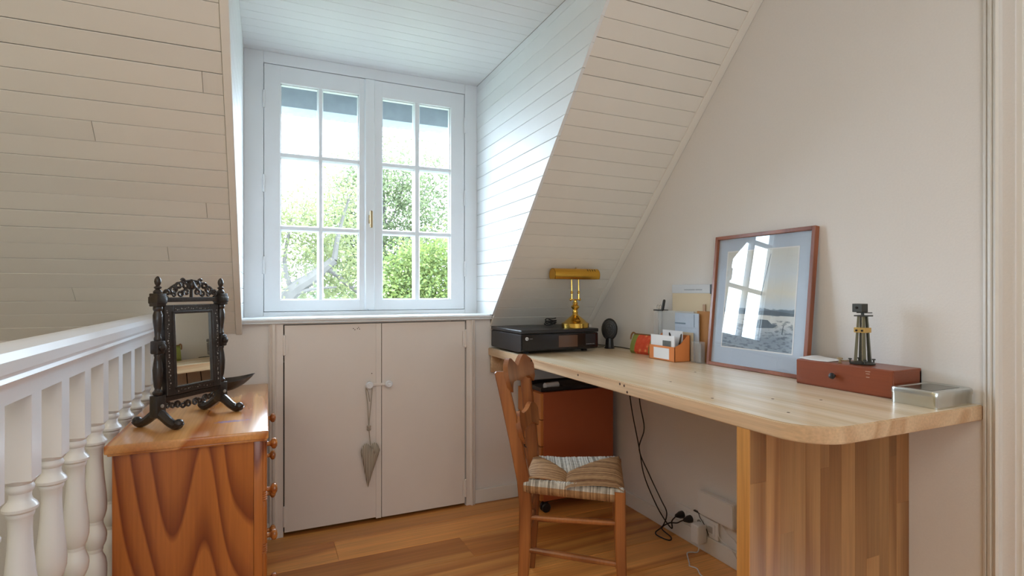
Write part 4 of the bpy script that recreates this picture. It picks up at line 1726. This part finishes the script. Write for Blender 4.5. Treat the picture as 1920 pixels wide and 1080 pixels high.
L.new(n3.outputs[0], mr.inputs[0])
lt = nd(nt, 'ShaderNodeMath', operation='LESS_THAN')
lt.inputs[1].default_value = .30
L.new(sp.outputs['Z'], lt.inputs[0])
m2 = nd(nt, 'ShaderNodeMath', operation='MULTIPLY')
L.new(mr.outputs[0], m2.inputs[0])
L.new(lt.outputs[0], m2.inputs[1])
m3 = nd(nt, 'ShaderNodeMath', operation='MULTIPLY')
m3.inputs[1].default_value = .75
L.new(m2.outputs[0], m3.inputs[0])
mx = nd(nt, 'ShaderNodeMixRGB')
L.new(m3.outputs[0], mx.inputs[0])
L.new(cr.outputs[0], mx.inputs[1])
mx.inputs[2].default_value = srgb(86, 100, 116)
L.new(mx.outputs[0], p_.inputs['Base Color'])
p_.inputs['Roughness'].default_value = .8
bm = BM()
PX0, PX1, PZ0, PZ1 = .060, FW - .062, .075, LH - .062
box(bm, (PX0, .0112, PZ0), (PX1, .0119, PZ1))
pr_ = pic('print', bm, mp_, t)
bm = BM()
for (a, b) in (((PX0 - .004, PZ0 - .004), (PX0, PZ1 + .004)), ((PX1, PZ0 - .004), (PX1 + .004, PZ1 + .004)), ((PX0, PZ0 - .004), (PX1, PZ0)), ((PX0, PZ1), (PX1, PZ1 + .004))):
    box(bm, (a[0], .0110, a[1]), (b[0], .0119, b[1]))
pic('mount_bevel', bm, M_paper, t)
bm = BM()
W_, H_ = PX1 - PX0, PZ1 - PZ0
gx = lambda u: PX0 + u * W_
gz = lambda v: PZ0 + v * H_
prism(bm, [(gx(.50), gz(.37)), (gx(.508), gz(.37)), (gx(.645), gz(.955)), (gx(.64), gz(.955))], 'y', .0106, .0111)
prism(bm, [(gx(.42), gz(.245)), (gx(.50), gz(.215)), (gx(.74), gz(.225)), (gx(.80), gz(.255)), (gx(.72), gz(.262)), (gx(.66), gz(.30)), (gx(.55), gz(.305)), (gx(.50), gz(.268))], 'y', .0106, .0111)
prism(bm, [(gx(.10), gz(.375)), (gx(.20), gz(.39)), (gx(.42), gz(.385)), (gx(.70), gz(.395)), (gx(1), gz(.37)), (gx(1), gz(.345)), (gx(.10), gz(.35))], 'y', .0108, .0111)
prism(bm, [(gx(.855), gz(.17)), (gx(.868), gz(.17)), (gx(.878), gz(.255)), (gx(.87), gz(.255))], 'y', .0106, .0111)
pic('boat_ink', bm, plain('ink_grey', srgb(84, 98, 112), .8), pr_)
bm = BM()
box(bm, (fw - .001, .0085, fw - .001), (FW - fw + .001, .0100, LH - fw + .001))
pic('glass', bm, glass_mat('picture_glass', refl=2.2), t)

# ================================================================ brown drawer box and what stands on it
M_box = wood('red_brown_box', srgb(142, 70, 38), srgb(116, 52, 28), 'Y', rings=3, scale=5, stretch=.1, rough=.35, fiber=.08, ovar=.02, coat=.15)
BX0, BX1, BY0, BY1, BZ = 1.450, 1.572, .852, 1.128, .823
t = thing('drawer_box', 'flat red-brown wooden box with one drawer at the right of the desk', 'box', ((BX0 + BX1) / 2, (BY0 + BY1) / 2, .75))
bm = BM()
box(bm, (BX0 + .003, BY0, BZ - .008), (BX1, BY1, BZ), .002)
box(bm, (BX0 + .003, BY0, .7505), (BX1, BY0 + .008, BZ - .006), .001, 1)
box(bm, (BX0 + .003, BY1 - .008, .7505), (BX1, BY1, BZ - .006), .001, 1)
box(bm, (BX1 - .008, BY0, .7505), (BX1, BY1, BZ - .006), .001, 1)
box(bm, (BX0 + .003, BY0, .7505), (BX1, BY1, .756), .001, 1)
obj('case', bm, M_box, t)
bm = BM()
box(bm, (BX0, BY0 + .001, .7535), (BX0 + .010, BY1 - .001, BZ - .0015), .0015)
d = obj('drawer', bm, M_box, t)
bm = BM()
lathe(bm, [(.0035, 0), (.0035, -.006), (.008, -.009), (.009, -.012), (.007, -.016), (.001, -.0175)], (BX0, 1.007, .789), 14, 'x')
obj('knob', bm, M_black, d, smooth=True)
bm = BM()
for q, w in ((.812, .013), (.806, .010), (.797, .009)):
    box(bm, (BX0 - .0004, .915 - w / 2, q), (BX0 + .0002, .915 + w / 2, q + .0013))
obj('text_marks', bm, plain('pale_text', srgb(206, 180, 160), .8), d)  # short pale strips standing in for lines of text
bm = BM()
g = []
for i in range(7):
    row = []
    for k in range(7):
        u, v = i / 6, k / 6
        row.append(bm.verts.new((1.456 + .100 * u, 1.030 + .092 * v + .006 * u, BZ + .0012 + .006 * (v - .5) ** 2 * 4 * (.3 + .7 * v) * .6 + .002 * math.sin(u * 3) * v)))
    g.append(row)
for i in range(6):
    for k in range(6):
        bm.faces.new((g[i][k], g[i + 1][k], g[i + 1][k + 1], g[i][k + 1]))
o = obj('paper_sheet', bm, M_paper, smooth=True)
md = o.modifiers.new('thick', 'SOLIDIFY')
md.thickness = .0008
tag(o, 'curled sheet of white paper lying on the red-brown box', 'paper')

M_gun = plain('grey_metal', srgb(120, 122, 112), .35, .9)
M_gund = plain('dark_grey_metal', srgb(82, 82, 78), .45, .8)
TX, TY = 1.508, .966
t = thing('model_tower', 'small grey metal model tower with a brass band on the red-brown box', 'model', (TX, TY, BZ))
bm = BM()
lathe(bm, [(.030, BZ + .0005), (.031, BZ + .003), (.027, BZ + .006), (.020, BZ + .008), (.001, BZ + .0085)], (TX, TY, 0), 24)
obj('base_plate', bm, M_gund, t, smooth=True)
for sx in (-1, 1):
    for sy in (-1, 1):
        bm = BM()
        tube(bm, [(TX + sx * .0115, TY + sy * .0125, BZ + .006), (TX + sx * .006, TY + sy * .0075, BZ + .134)], [.0055, .004], 4)
        obj('leg', bm, M_gun, t)
bm = BM()
tube(bm, [(TX, TY, BZ + .008), (TX, TY, BZ + .137)], .0032, 10)
obj('centre_rod', bm, M_steel, t, smooth=True)
bm = BM()
box(bm, (TX - .017, TY - .019, BZ + .133), (TX + .017, TY + .014, BZ + .1365), .0008, 1)
box(bm, (TX - .012, TY - .020, BZ + .142), (TX + .012, TY + .010, BZ + .1445), .0008, 1)
tube(bm, [(TX, TY, BZ + .135), (TX, TY, BZ + .145)], .004, 8)
obj('top_plate', bm, M_gund, t)
bm = BM()
box(bm, (TX - .013, TY - .007, BZ + .1445), (TX + .013, TY + .021, BZ + .168), .0012)
hd = obj('head_block', bm, M_gund, t)
bm = BM()
lathe(bm, [(.0035, 0), (.0035, -.0012), (.0005, -.0014)], (TX - .013, TY + .008, BZ + .157), 12, 'x')
obj('head_screw', bm, M_dark, hd)
bm = BM()
box(bm, (TX - .0145, TY - .0155, BZ + .088), (TX + .0145, TY + .0155, BZ + .102), .0012)
br = obj('brass_band', bm, plain('bright_brass', srgb(222, 184, 112), .3, 1.0), t)
bm = BM()
for yy_ in (-.008, .008):
    lathe(bm, [(.0028, 0), (.0028, -.0015), (.0005, -.0017)], (TX - .0145, TY + yy_, BZ + .094), 10, 'x')
obj('band_screw', bm, M_dark, br)
for i, (dx, dy) in enumerate(((-.022, -.020), (-.020, .022), (.020, -.018), (.018, .022))):
    bm = BM()
    lathe(bm, [(.002, BZ + .004), (.002, BZ + .012), (.0045, BZ + .0125), (.0045, BZ + .0155), (.001, BZ + .016)], (TX + dx, TY + dy, 0), 10)
    obj('thumb_screw', bm, M_gund, t, smooth=True)
bm = BM()
lathe(bm, [(.005, BZ + .0005), (.0055, BZ + .002), (.003, BZ + .004), (.003, BZ + .010), (.0075, BZ + .011), (.0075, BZ + .0145), (.002, BZ + .016)], (1.474, 1.008, 0), 12)
tube(bm, [(1.474, 1.008, BZ + .008), (1.490, .994, BZ + .006), (1.495, .988, BZ + .004)], .0015, 6)
tag(obj('brass_screw', bm, M_agedbrass, smooth=True), 'small loose brass thumb screw on the red-brown box beside the tower', 'screw')

# ================================================================ tin box
def rrect(x0, y0, x1, y1, r, n=5):
    out = []
    for cx, cy, a0 in ((x1 - r, y1 - r, 0), (x0 + r, y1 - r, 90), (x0 + r, y0 + r, 180), (x1 - r, y0 + r, 270)):
        for i in range(n + 1):
            a = math.radians(a0 + 90 * i / n)
            out.append((cx + r * math.cos(a), cy + r * math.sin(a)))
    return out


t = thing('metal_tin', 'rectangular silver tin with a rounded lid at the right end of the desk', 'tin', (1.496, .790, .75))
bm = BM()
prism(bm, rrect(1.418, .735, 1.573, .842, .014), 'z', .7505, .781)
obj('tin_body', bm, M_steel, t, smooth=True)
bm = BM()
a = rrect(1.4165, .7335, 1.5745, .8435, .0155)
A0 = [bm.verts.new((x, y, .776)) for x, y in a]
rings = [A0]
for ins, z in ((0, .785), (.0012, .7885), (.004, .790), (.012, .7895), (.014, .7880), (.018, .7885)):
    q = rrect(1.4165 + ins, .7335 + ins, 1.5745 - ins, .8435 - ins, max(.0155 - ins, .003))
    rings.append([bm.verts.new((x, y, z)) for x, y in q])
for r0, r1 in zip(rings, rings[1:]):
    for i in range(len(r0)):
        j = (i + 1) % len(r0)
        bm.faces.new((r0[i], r0[j], r1[j], r1[i]))
bm.faces.new(rings[-1])
bm.faces.new(rings[0][::-1])
bmesh.ops.recalc_face_normals(bm, faces=bm.faces[:])
ld = obj('tin_lid', bm, M_steel, t, smooth=True)
bm = BM()
box(bm, (1.440, .757, .7884), (1.551, .820, .7890))
obj('lid_print', bm, plain('dark_lid_print', srgb(120, 128, 118), .15, .5, var=.8, bscale=30), ld)

# ================================================================ filing cabinet
M_cab = plain('red_brown_melamine', srgb(172, 88, 50), .4, var=.08, bscale=20)
M_cabf = wood('alder_drawer_front', srgb(206, 132, 66), srgb(180, 106, 48), 'Z', rings=3, scale=6, rough=.35, fiber=.12)
t = thing('filing_cabinet', 'red-brown drawer cabinet on black castors under the desk', 'cabinet', (1.34, 2.31, 0))
KX0, KX1, KY0, KY1, KZ0, KZ1 = 1.139, 1.535, 2.192, 2.440, .062, .560
bm = BM()
box(bm, (KX0 + .014, KY0, KZ0), (KX1, KY1, KZ1), .002)
obj('carcass', bm, M_cab, t)
for i, (z0, z1) in enumerate(((.066, .312), (.316, .434), (.438, .556))):
    bm = BM()
    box(bm, (KX0, KY0 + .002, z0), (KX0 + .014, KY1 - .002, z1), .002)
    d = obj('drawer', bm, M_cabf, t)
    bm = BM()
    tube(bm, [(KX0, 2.27, z1 - .03), (KX0 - .012, 2.27, z1 - .03), (KX0 - .012, 2.36, z1 - .03), (KX0, 2.36, z1 - .03)], .003, 8)
    obj('handle', bm, M_black, d)
for cx, cy in ((KX0 + .04, KY0 + .035), (KX1 - .04, KY0 + .035), (KX0 + .04, KY1 - .035), (KX1 - .04, KY1 - .035)):
    bm = BM()
    for s in (-1, 1):
        lathe(bm, [(.006, s * .004), (.021, s * .005), (.0225, s * .008), (.0225, s * .014), (.019, s * .017), (.004, s * .018)], (cx, cy, .0228), 16, 'y')
    tube(bm, [(cx, cy, .022), (cx + .006, cy, .05), (cx + .006, cy, .064)], [.005, .012, .014], 10)
    obj('castor', bm, M_black, t, smooth=True)
# black tray with white roll
bm = BM()
box(bm, (1.150, 2.210, .561), (1.46, 2.43, .566), .002)
for (a, b) in (((1.150, 2.210), (1.46, 2.214)), ((1.150, 2.426), (1.46, 2.43)), ((1.150, 2.21), (1.154, 2.43)), ((1.456, 2.21), (1.46, 2.43))):
    box(bm, (a[0], a[1], .561), (b[0], b[1], .580), .001, 1)
tag(obj('document_tray', bm, M_black), 'shallow black tray lying on top of the drawer cabinet', 'tray')
bm = BM()
tube(bm, [(1.19, 2.25, .5805), (1.265, 2.262, .5805)], .0145, 14)
tag(obj('paper_roll', bm, M_paper, smooth=True), 'short white paper roll lying in the black tray', 'paper')
bm = BM()
box(bm, (1.29, 2.24, .5664), (1.43, 2.40, .574), .001)
tag(obj('dark_notebook', bm, plain('dark_cover', srgb(58, 54, 56), .5)), 'dark flat notebook lying in the black tray behind the white roll', 'notebook')

# ================================================================ wall sockets, router, chargers
t = thing('socket_strip', 'white surface socket strip on the wall above the right skirting', 'socket', (XR, 1.675, .068))
wx = XR - .011
bm = BM()
box(bm, (wx, 1.556, .068), (XR - .0005, 1.792, .137), .002)
obj('strip_box', bm, M_plastic, t)
for y in (1.7455, 1.698, 1.65, 1.592):
    bm = BM()
    box(bm, (wx - .002, y - .0215, .081), (wx + .001, y + .0215, .124), .001, 1)
    f = obj('socket_plate', bm, M_plastic, t)
    bm = BM()
    if y > 1.6:
        lathe(bm, [(.017, -.0022), (.0165, -.0035), (.0150, -.0035), (.0145, -.0022)], (wx, y, .1025), 18, 'x', caps=False)
        obj('socket_ring', bm, M_plastic, f, smooth=True)
        bm = BM()
        lathe(bm, [(.0145, -.0021), (.0005, -.0022)], (wx, y, .1025), 18, 'x')
        obj('socket_well', bm, plain('shadow_grey', srgb(150, 146, 142), .5), f)
    else:
        box(bm, (wx - .0032, y - .010, .088), (wx - .0018, y + .012, .112), .0005, 1)
        box(bm, (wx - .0036, y + .000, .107), (wx - .003, y + .006, .1115))
        obj('data_port', bm, plain('port_grey', srgb(176, 172, 166), .5), f)
t = thing('router_box', 'white rounded router box on the wall above the socket strip', 'router', (XR, 1.55, .142))
bm = BM()
prism(bm, rrect(1.460, .152, 1.640, .244, .010), 'x', XR - .034, XR - .004)
bmesh.ops.bevel(bm, geom=[e for e in bm.edges if abs(e.verts[0].co.x - e.verts[1].co.x) < 1e-6], offset=.003, segments=2, affect='EDGES')
obj('case', bm, M_plastic, t, smooth=True)
bm = BM()
box(bm, (XR - .006, 1.49, .160), (XR - .0006, 1.61, .235))
obj('wall_bracket', bm, M_plastic, t)
bm = BM()
box(bm, (XR - .0105, 1.652, .1373), (XR - .001, 1.688, .1425), .001, 1)
tag(obj('cable_clip', bm, M_black), 'small flat black clip lying on the socket strip beside the router', 'clip')
t = thing('phone_charger', 'white plug charger in the socket strip with a white cord', 'charger', (1.55, 1.63, .045))
bm = BM()
box(bm, (XR - .062, 1.606, .042), (wx - .0038, 1.650, .114), .006, 3)
obj('charger_body', bm, M_plastic, t, smooth=True)
bm = BM()
tube(bm, smooth_path([(1.541, 1.628, .044), (1.541, 1.626, .020), (1.535, 1.628, .004), (1.515, 1.640, .0028), (1.495, 1.640, .0028), (1.470, 1.608, .0028), (1.445, 1.573, .0028), (1.434, 1.560, .0028), (1.445, 1.535, .0028), (1.425, 1.495, .0028), (1.425, 1.46, .0028)], 5), .0022, 6)
obj('charger_cord', bm, M_plastic, t, smooth=True)
for nm, lab, pts, yp in (('power_cord', 'black power cord hanging behind the desk to the far socket', [(1.553, 2.085, .712), (1.553, 2.083, .53), (1.553, 2.013, .304), (1.556, 1.982, .191), (1.556, 1.905, .095), (1.553, 1.845, .05), (1.548, 1.79, .030), (1.544, 1.785, .062), (1.540, 1.765, .085), (1.535, 1.7455, .1025)], 1.7455),
                         ('power_cord', 'black power cord looping onto the floor to the second socket', [(1.556, 2.017, .712), (1.556, 2.016, .532), (1.556, 1.982, .406), (1.549, 2.009, .304), (1.549, 1.937, .210), (1.545, 1.855, .130), (1.53, 1.80, .095), (1.52, 1.81, .04), (1.500, 1.835, .0045), (1.49, 1.80, .003), (1.505, 1.755, .003), (1.53, 1.775, .004), (1.525, 1.825, .02), (1.533, 1.79, .055), (1.540, 1.75, .07), (1.535, 1.72, .09), (1.535, 1.698, .1025)], 1.698)):
    t = thing(nm, lab, 'cord', (pts[-1][0], yp, 0.0))
    bm = BM()
    tube(bm, smooth_path(pts, 6), .0027, 7)
    obj('cord', bm, M_cord, t, smooth=True)
    bm = BM()
    lathe(bm, [(.004, 1.5285), (.0065, 1.531), (.0095, 1.540), (.0145, 1.552), (.0155, 1.5655), (.014, 1.5672)], (0, yp, .1025), 14, 'x')
    obj('plug', bm, M_black, t, smooth=True)
bm = BM()
tube(bm, smooth_path([(1.572, 1.66, .137), (1.562, 1.64, .128), (1.556, 1.6155, .117), (1.562, 1.604, .09), (1.566, 1.602, .074)], 5), .0016, 6)
tag(obj('data_cable', bm, M_cord, smooth=True), 'short thin black cable from the router to the socket strip', 'cable')
for i, (lab, pts) in enumerate((('white cable sagging from the router, upper one by the desk panel', [(1.570, 1.545, .153), (1.572, 1.52, .12), (1.572, 1.48, .105), (1.572, 1.44, .085), (1.570, 1.36, .07)]),
                                ('white cable sagging from the router, lower one touching the floor', [(1.571, 1.555, .153), (1.571, 1.552, .09), (1.566, 1.50, .075), (1.562, 1.46, .05), (1.555, 1.42, .004), (1.53, 1.36, .0035), (1.49, 1.34, .0035)]))):
    bm = BM()
    tube(bm, smooth_path(pts, 5), .0019, 6)
    tag(obj('white_cable', bm, M_plastic, smooth=True), lab, 'cable')

# ================================================================ chair
M_ch = wood('waxed_chair_wood', srgb(176, 112, 62), srgb(136, 78, 40), 'Z', rings=3, scale=9, stretch=.12, rough=.3, fiber=.16, ovar=.12, coat=.15)
t = thing('rush_chair', 'small wooden ladder-back chair with a woven rush seat at the desk', 'chair', (.967, 1.614, 0), math.radians(-33.5))
FX, BXc, WB, WF, SH = .150, -.152, .118, .160, .398


def bar(pts, w, d, r=.004):
    """square-section bent bar along pts (x, y, z)"""
    bm = BM()
    rings = []
    for (x, y, z), f in pts:
        a, b = w * f / 2, d * f / 2
        c_ = r
        ring = [(-a + c_, -b), (a - c_, -b), (a, -b + c_), (a, b - c_), (a - c_, b), (-a + c_, b), (-a, b - c_), (-a, -b + c_)]
        rings.append([bm.verts.new((x + p, y + q, z)) for p, q in ring])
    for A, B in zip(rings, rings[1:]):
        for i in range(8):
            j = (i + 1) % 8
            bm.faces.new((A[i], A[j], B[j], B[i]))
    bm.faces.new(rings[0][::-1])
    bm.faces.new(rings[-1])
    bmesh.ops.recalc_face_normals(bm, faces=bm.faces[:])
    return bm




def lean_at(l_, z):
    """how far the (slightly racked) back leans behind the seat at height z; l_ from -1 (near post) to 1 (far post)"""
    f_ = max(0.0, (z - .36) / .40)
    top_ = -.062 + .024 * l_
    return top_ * f_ ** 1.15


for s in (-1, 1):
    pts = [((FX + .010, s * (WF + .004), 0), .82), ((FX + .003, s * WF, .20), 1.0), ((FX, s * WF, SH + .004), 1.0)]
    obj('leg', bar(pts, .033, .033), M_ch, t, world=False, smooth=True)
    pts = [((BXc - .014, s * WB, 0), .78), ((BXc - .004, s * WB, .16), .9), ((BXc, s * WB, .32), 1.0), ((BXc + lean_at(s, .40), s * WB, .40), 1.04), ((BXc + lean_at(s, .52), s * WB, .52), 1.02), ((BXc + lean_at(s, .65), s * WB, .65), .96), ((BXc + lean_at(s, .755), s * WB, .755), .90), ((BXc + lean_at(s, .760), s * WB, .760), .7)]
    obj('back_leg', bar(pts, .042, .024), M_ch, t, world=False, smooth=True)


def rung(p0, p1, r=.009):
    bm = BM()
    p0, p1 = Vector(p0), Vector(p1)
    n_ = 6
    P = [p0.lerp(p1, i / n_) for i in range(n_ + 1)]
    tube(bm, P, [r * (.78 + .3 * math.sin(math.pi * i / n_)) for i in range(n_ + 1)], 10)
    obj('rung', bm, M_ch, t, smooth=True, world=False)


for s in (-1, 1):
    rung((BXc, s * WB, .283), (FX, s * WF, .300), .0085)
    rung((BXc, s * WB, .178), (FX, s * WF, .172), .0105)
rung((FX, -WF, .235), (FX, WF, .235))
rung((BXc, -WB, .290), (BXc, WB, .290))
rung((BXc, -WB, .215), (BXc, WB, .215))
# seat frame under the rush
cor = [(FX + .012, -WF - .012), (FX + .012, WF + .012), (BXc - .006, WB + .012), (BXc - .006, -WB - .012)]
for i in range(4):
    a, b = cor[i], cor[(i + 1) % 4]
    bm = BM()
    tube(bm, [(a[0] * .94, a[1] * .94, SH - .012), (b[0] * .94, b[1] * .94, SH - .012)], .0115, 8)
    obj('seat_rail', bm, M_ch, t, smooth=True, world=False)


def rushmat(name, c1, c2):
    m, nt, p = new_mat(name)
    L = nt.links
    g = nd(nt, 'ShaderNodeNewGeometry')
    tc = nd(nt, 'ShaderNodeTexCoord')
    ns = nd(nt, 'ShaderNodeTexNoise')
    ns.inputs['Scale'].default_value = 70
    L.new(tc.outputs['Object'], ns.inputs['Vector'])
    ad = nd(nt, 'ShaderNodeMath', operation='MULTIPLY_ADD')
    ad.inputs[1].default_value = .55
    L.new(g.outputs['Random Per Island'], ad.inputs[0])
    mm = nd(nt, 'ShaderNodeMath', operation='MULTIPLY')
    mm.inputs[1].default_value = .5
    L.new(ns.outputs[0], mm.inputs[0])
    L.new(mm.outputs[0], ad.inputs[2])
    cr = nd(nt, 'ShaderNodeValToRGB')
    cr.color_ramp.elements[0].position = .15
    cr.color_ramp.elements[0].color = c1
    cr.color_ramp.elements[1].position = .8
    cr.color_ramp.elements[1].color = c2
    L.new(ad.outputs[0], cr.inputs[0])
    L.new(cr.outputs[0], p.inputs['Base Color'])
    p.inputs['Roughness'].default_value = .75
    return m


M_straw = rushmat('brown_rush', srgb(116, 80, 50), srgb(190, 150, 106))
M_pale = rushmat('pale_rush', srgb(120, 114, 102), srgb(224, 220, 210))
apex = (-.022, -.015)
rr = random.Random(8)
SHZ_ = SH + .012
for idx in range(4):
    a, b = Vector(cor[idx] + (0,)), Vector(cor[(idx + 1) % 4] + (0,))
    ed = (b - a)
    Ln = ed.length
    eu = ed / Ln
    inn = Vector((-eu.y, eu.x, 0))
    ap = Vector(apex + (0,))
    if (ap - a).dot(inn) < 0:
        inn = -inn
    ta = (ap - a).dot(eu) / Ln
    dep = (ap - a).dot(inn)
    wide = idx in (0, 2)         # front and back sections: brown, running fore and aft
    n_ = int(Ln / (.0046 if wide else .0042))
    bm = BM()
    for i in range(n_):
        f = (i + .5) / n_
        if idx == 0:
            dmax = dep * (1 if f < ta else (1 - f) / (1 - ta))
        elif idx == 2:
            dmax = dep * (f / ta if f < ta else 1)
        elif idx == 3:
            dmax = .016
        else:
            dmax = dep * (f / ta if f < ta else (1 - f) / (1 - ta))
        w = Ln / n_ * (.56 + rr.uniform(-.06, .08))
        c0 = a + eu * (f * Ln)
        jit = rr.uniform(-.0012, .0012)
        line = [(.012, SHZ_ - .046), (.002, SHZ_ - .044), (-.0035, SHZ_ - .032), (-.004, SHZ_ - .018), (.002, SHZ_ - .005)]
        for q in (.12, .3, .5, .72, .9, 1.0):
            d_ = max(dmax * q, .003 + q * .002)
            bul = (.011 if wide else .002) * math.sin(math.pi * min(1, (d_ / dep)) ** .8) * (1 - .6 * abs(f - ta))
            line.append((d_, SHZ_ + bul + jit - (.006 if q == 1.0 else 0) - .010 * (d_ / dep) ** 3 * (0.4 if wide else 1.0)))
        prev = None
        for (d_, z) in line:
            base = c0 + inn * d_
            ring = [bm.verts.new((base + eu * (w * math.cos(th))) + Vector((0, 0, z + w * .8 * math.sin(th)))) for th in (0, math.pi * .33, math.pi * .67, math.pi)]
            if prev:
                for k in range(3):
                    bm.faces.new((prev[k], ring[k], ring[k + 1], prev[k + 1]))
            prev = ring
    bmesh.ops.recalc_face_normals(bm, faces=bm.faces[:])
    for f_ in bm.faces:
        f_.material_index = 1 if (not wide and f_.calc_center_median().z < SHZ_ - .014) else 0
    o = obj('rush_section', bm, [M_straw if wide else M_pale, M_straw], t, smooth=True, world=False, angle=80)
    o['label'] = 'brown rush seat section' if wide else 'pale rush seat section'

# shaped back slats


def slat(outl, z_, bow):
    """outline (y, z) symmetrical, bent backwards between the posts"""
    bm = BM()
    F, Bk = [], []
    for (y, z) in outl:
        bx = -bow * (1 - (y / WB) ** 2)
        xa = BXc + .019 + lean_at(y / WB, z) + bx
        F.append(bm.verts.new((xa + .010, y, z)))
        Bk.append(bm.verts.new((xa - .006, y, z)))
    n_ = len(outl)
    half = n_ // 2
    for i in range(half - 1):
        bm.faces.new((F[i], F[i + 1], F[n_ - 2 - i], F[n_ - 1 - i]))
        bm.faces.new((Bk[i + 1], Bk[i], Bk[n_ - 1 - i], Bk[n_ - 2 - i]))
    for i in range(n_):
        j = (i + 1) % n_
        bm.faces.new((F[j], F[i], Bk[i], Bk[j]))
    bmesh.ops.recalc_face_normals(bm, faces=bm.faces[:])
    obj('back_slat', bm, M_ch, t, smooth=True, world=False)


ny = 25
top, bot = [], []
for i in range(ny):
    u = -1 + 2 * i / (ny - 1)
    y = u * (WB + .014)
    au = abs(u)
    zt_ = .772 + .026 * math.exp(-((au - .50) / .30) ** 2) - .009 * math.exp(-(u / .12) ** 2) - .020 * max(0, (au - .82) / .18) ** 2
    zb_ = .722 - .040 * max(0, (au - .55) / .45) ** 1.6 - .004 * (1 - au) - .006 * math.exp(-(u / .12) ** 2)
    if au > .92:
        zb_ += .030 * (au - .92) / .08
    top.append((y, zt_))
    bot.append((y, zb_))
slat(top + bot[::-1], .75, .010)
top, bot = [], []
for i in range(ny):
    u = -1 + 2 * i / (ny - 1)
    y = u * (WB + .014)
    au = abs(u)
    zt_ = .604 + .018 * math.exp(-((au - .62) / .26) ** 2) - .018 * max(0, (au - .85) / .15) ** 2
    zb_ = .556 - .036 * max(0, (au - .5) / .5) ** 1.5 - .004 * (1 - au)
    if au > .92:
        zb_ += .030 * (au - .92) / .08
    top.append((y, zt_))
    bot.append((y, zb_))
slat(top + bot[::-1], .6, .010)
for dy, zz in ((-.004, .768), (.004, .744)):
    bm = BM()
    ball(bm, (BXc + .0285 + lean_at(1, zz), WB + dy, zz), .0035, (.5, 1, 1), 8, 6)
    obj('dowel_pin', bm, M_dark, t, world=False)

bpy.context.view_layer.update()
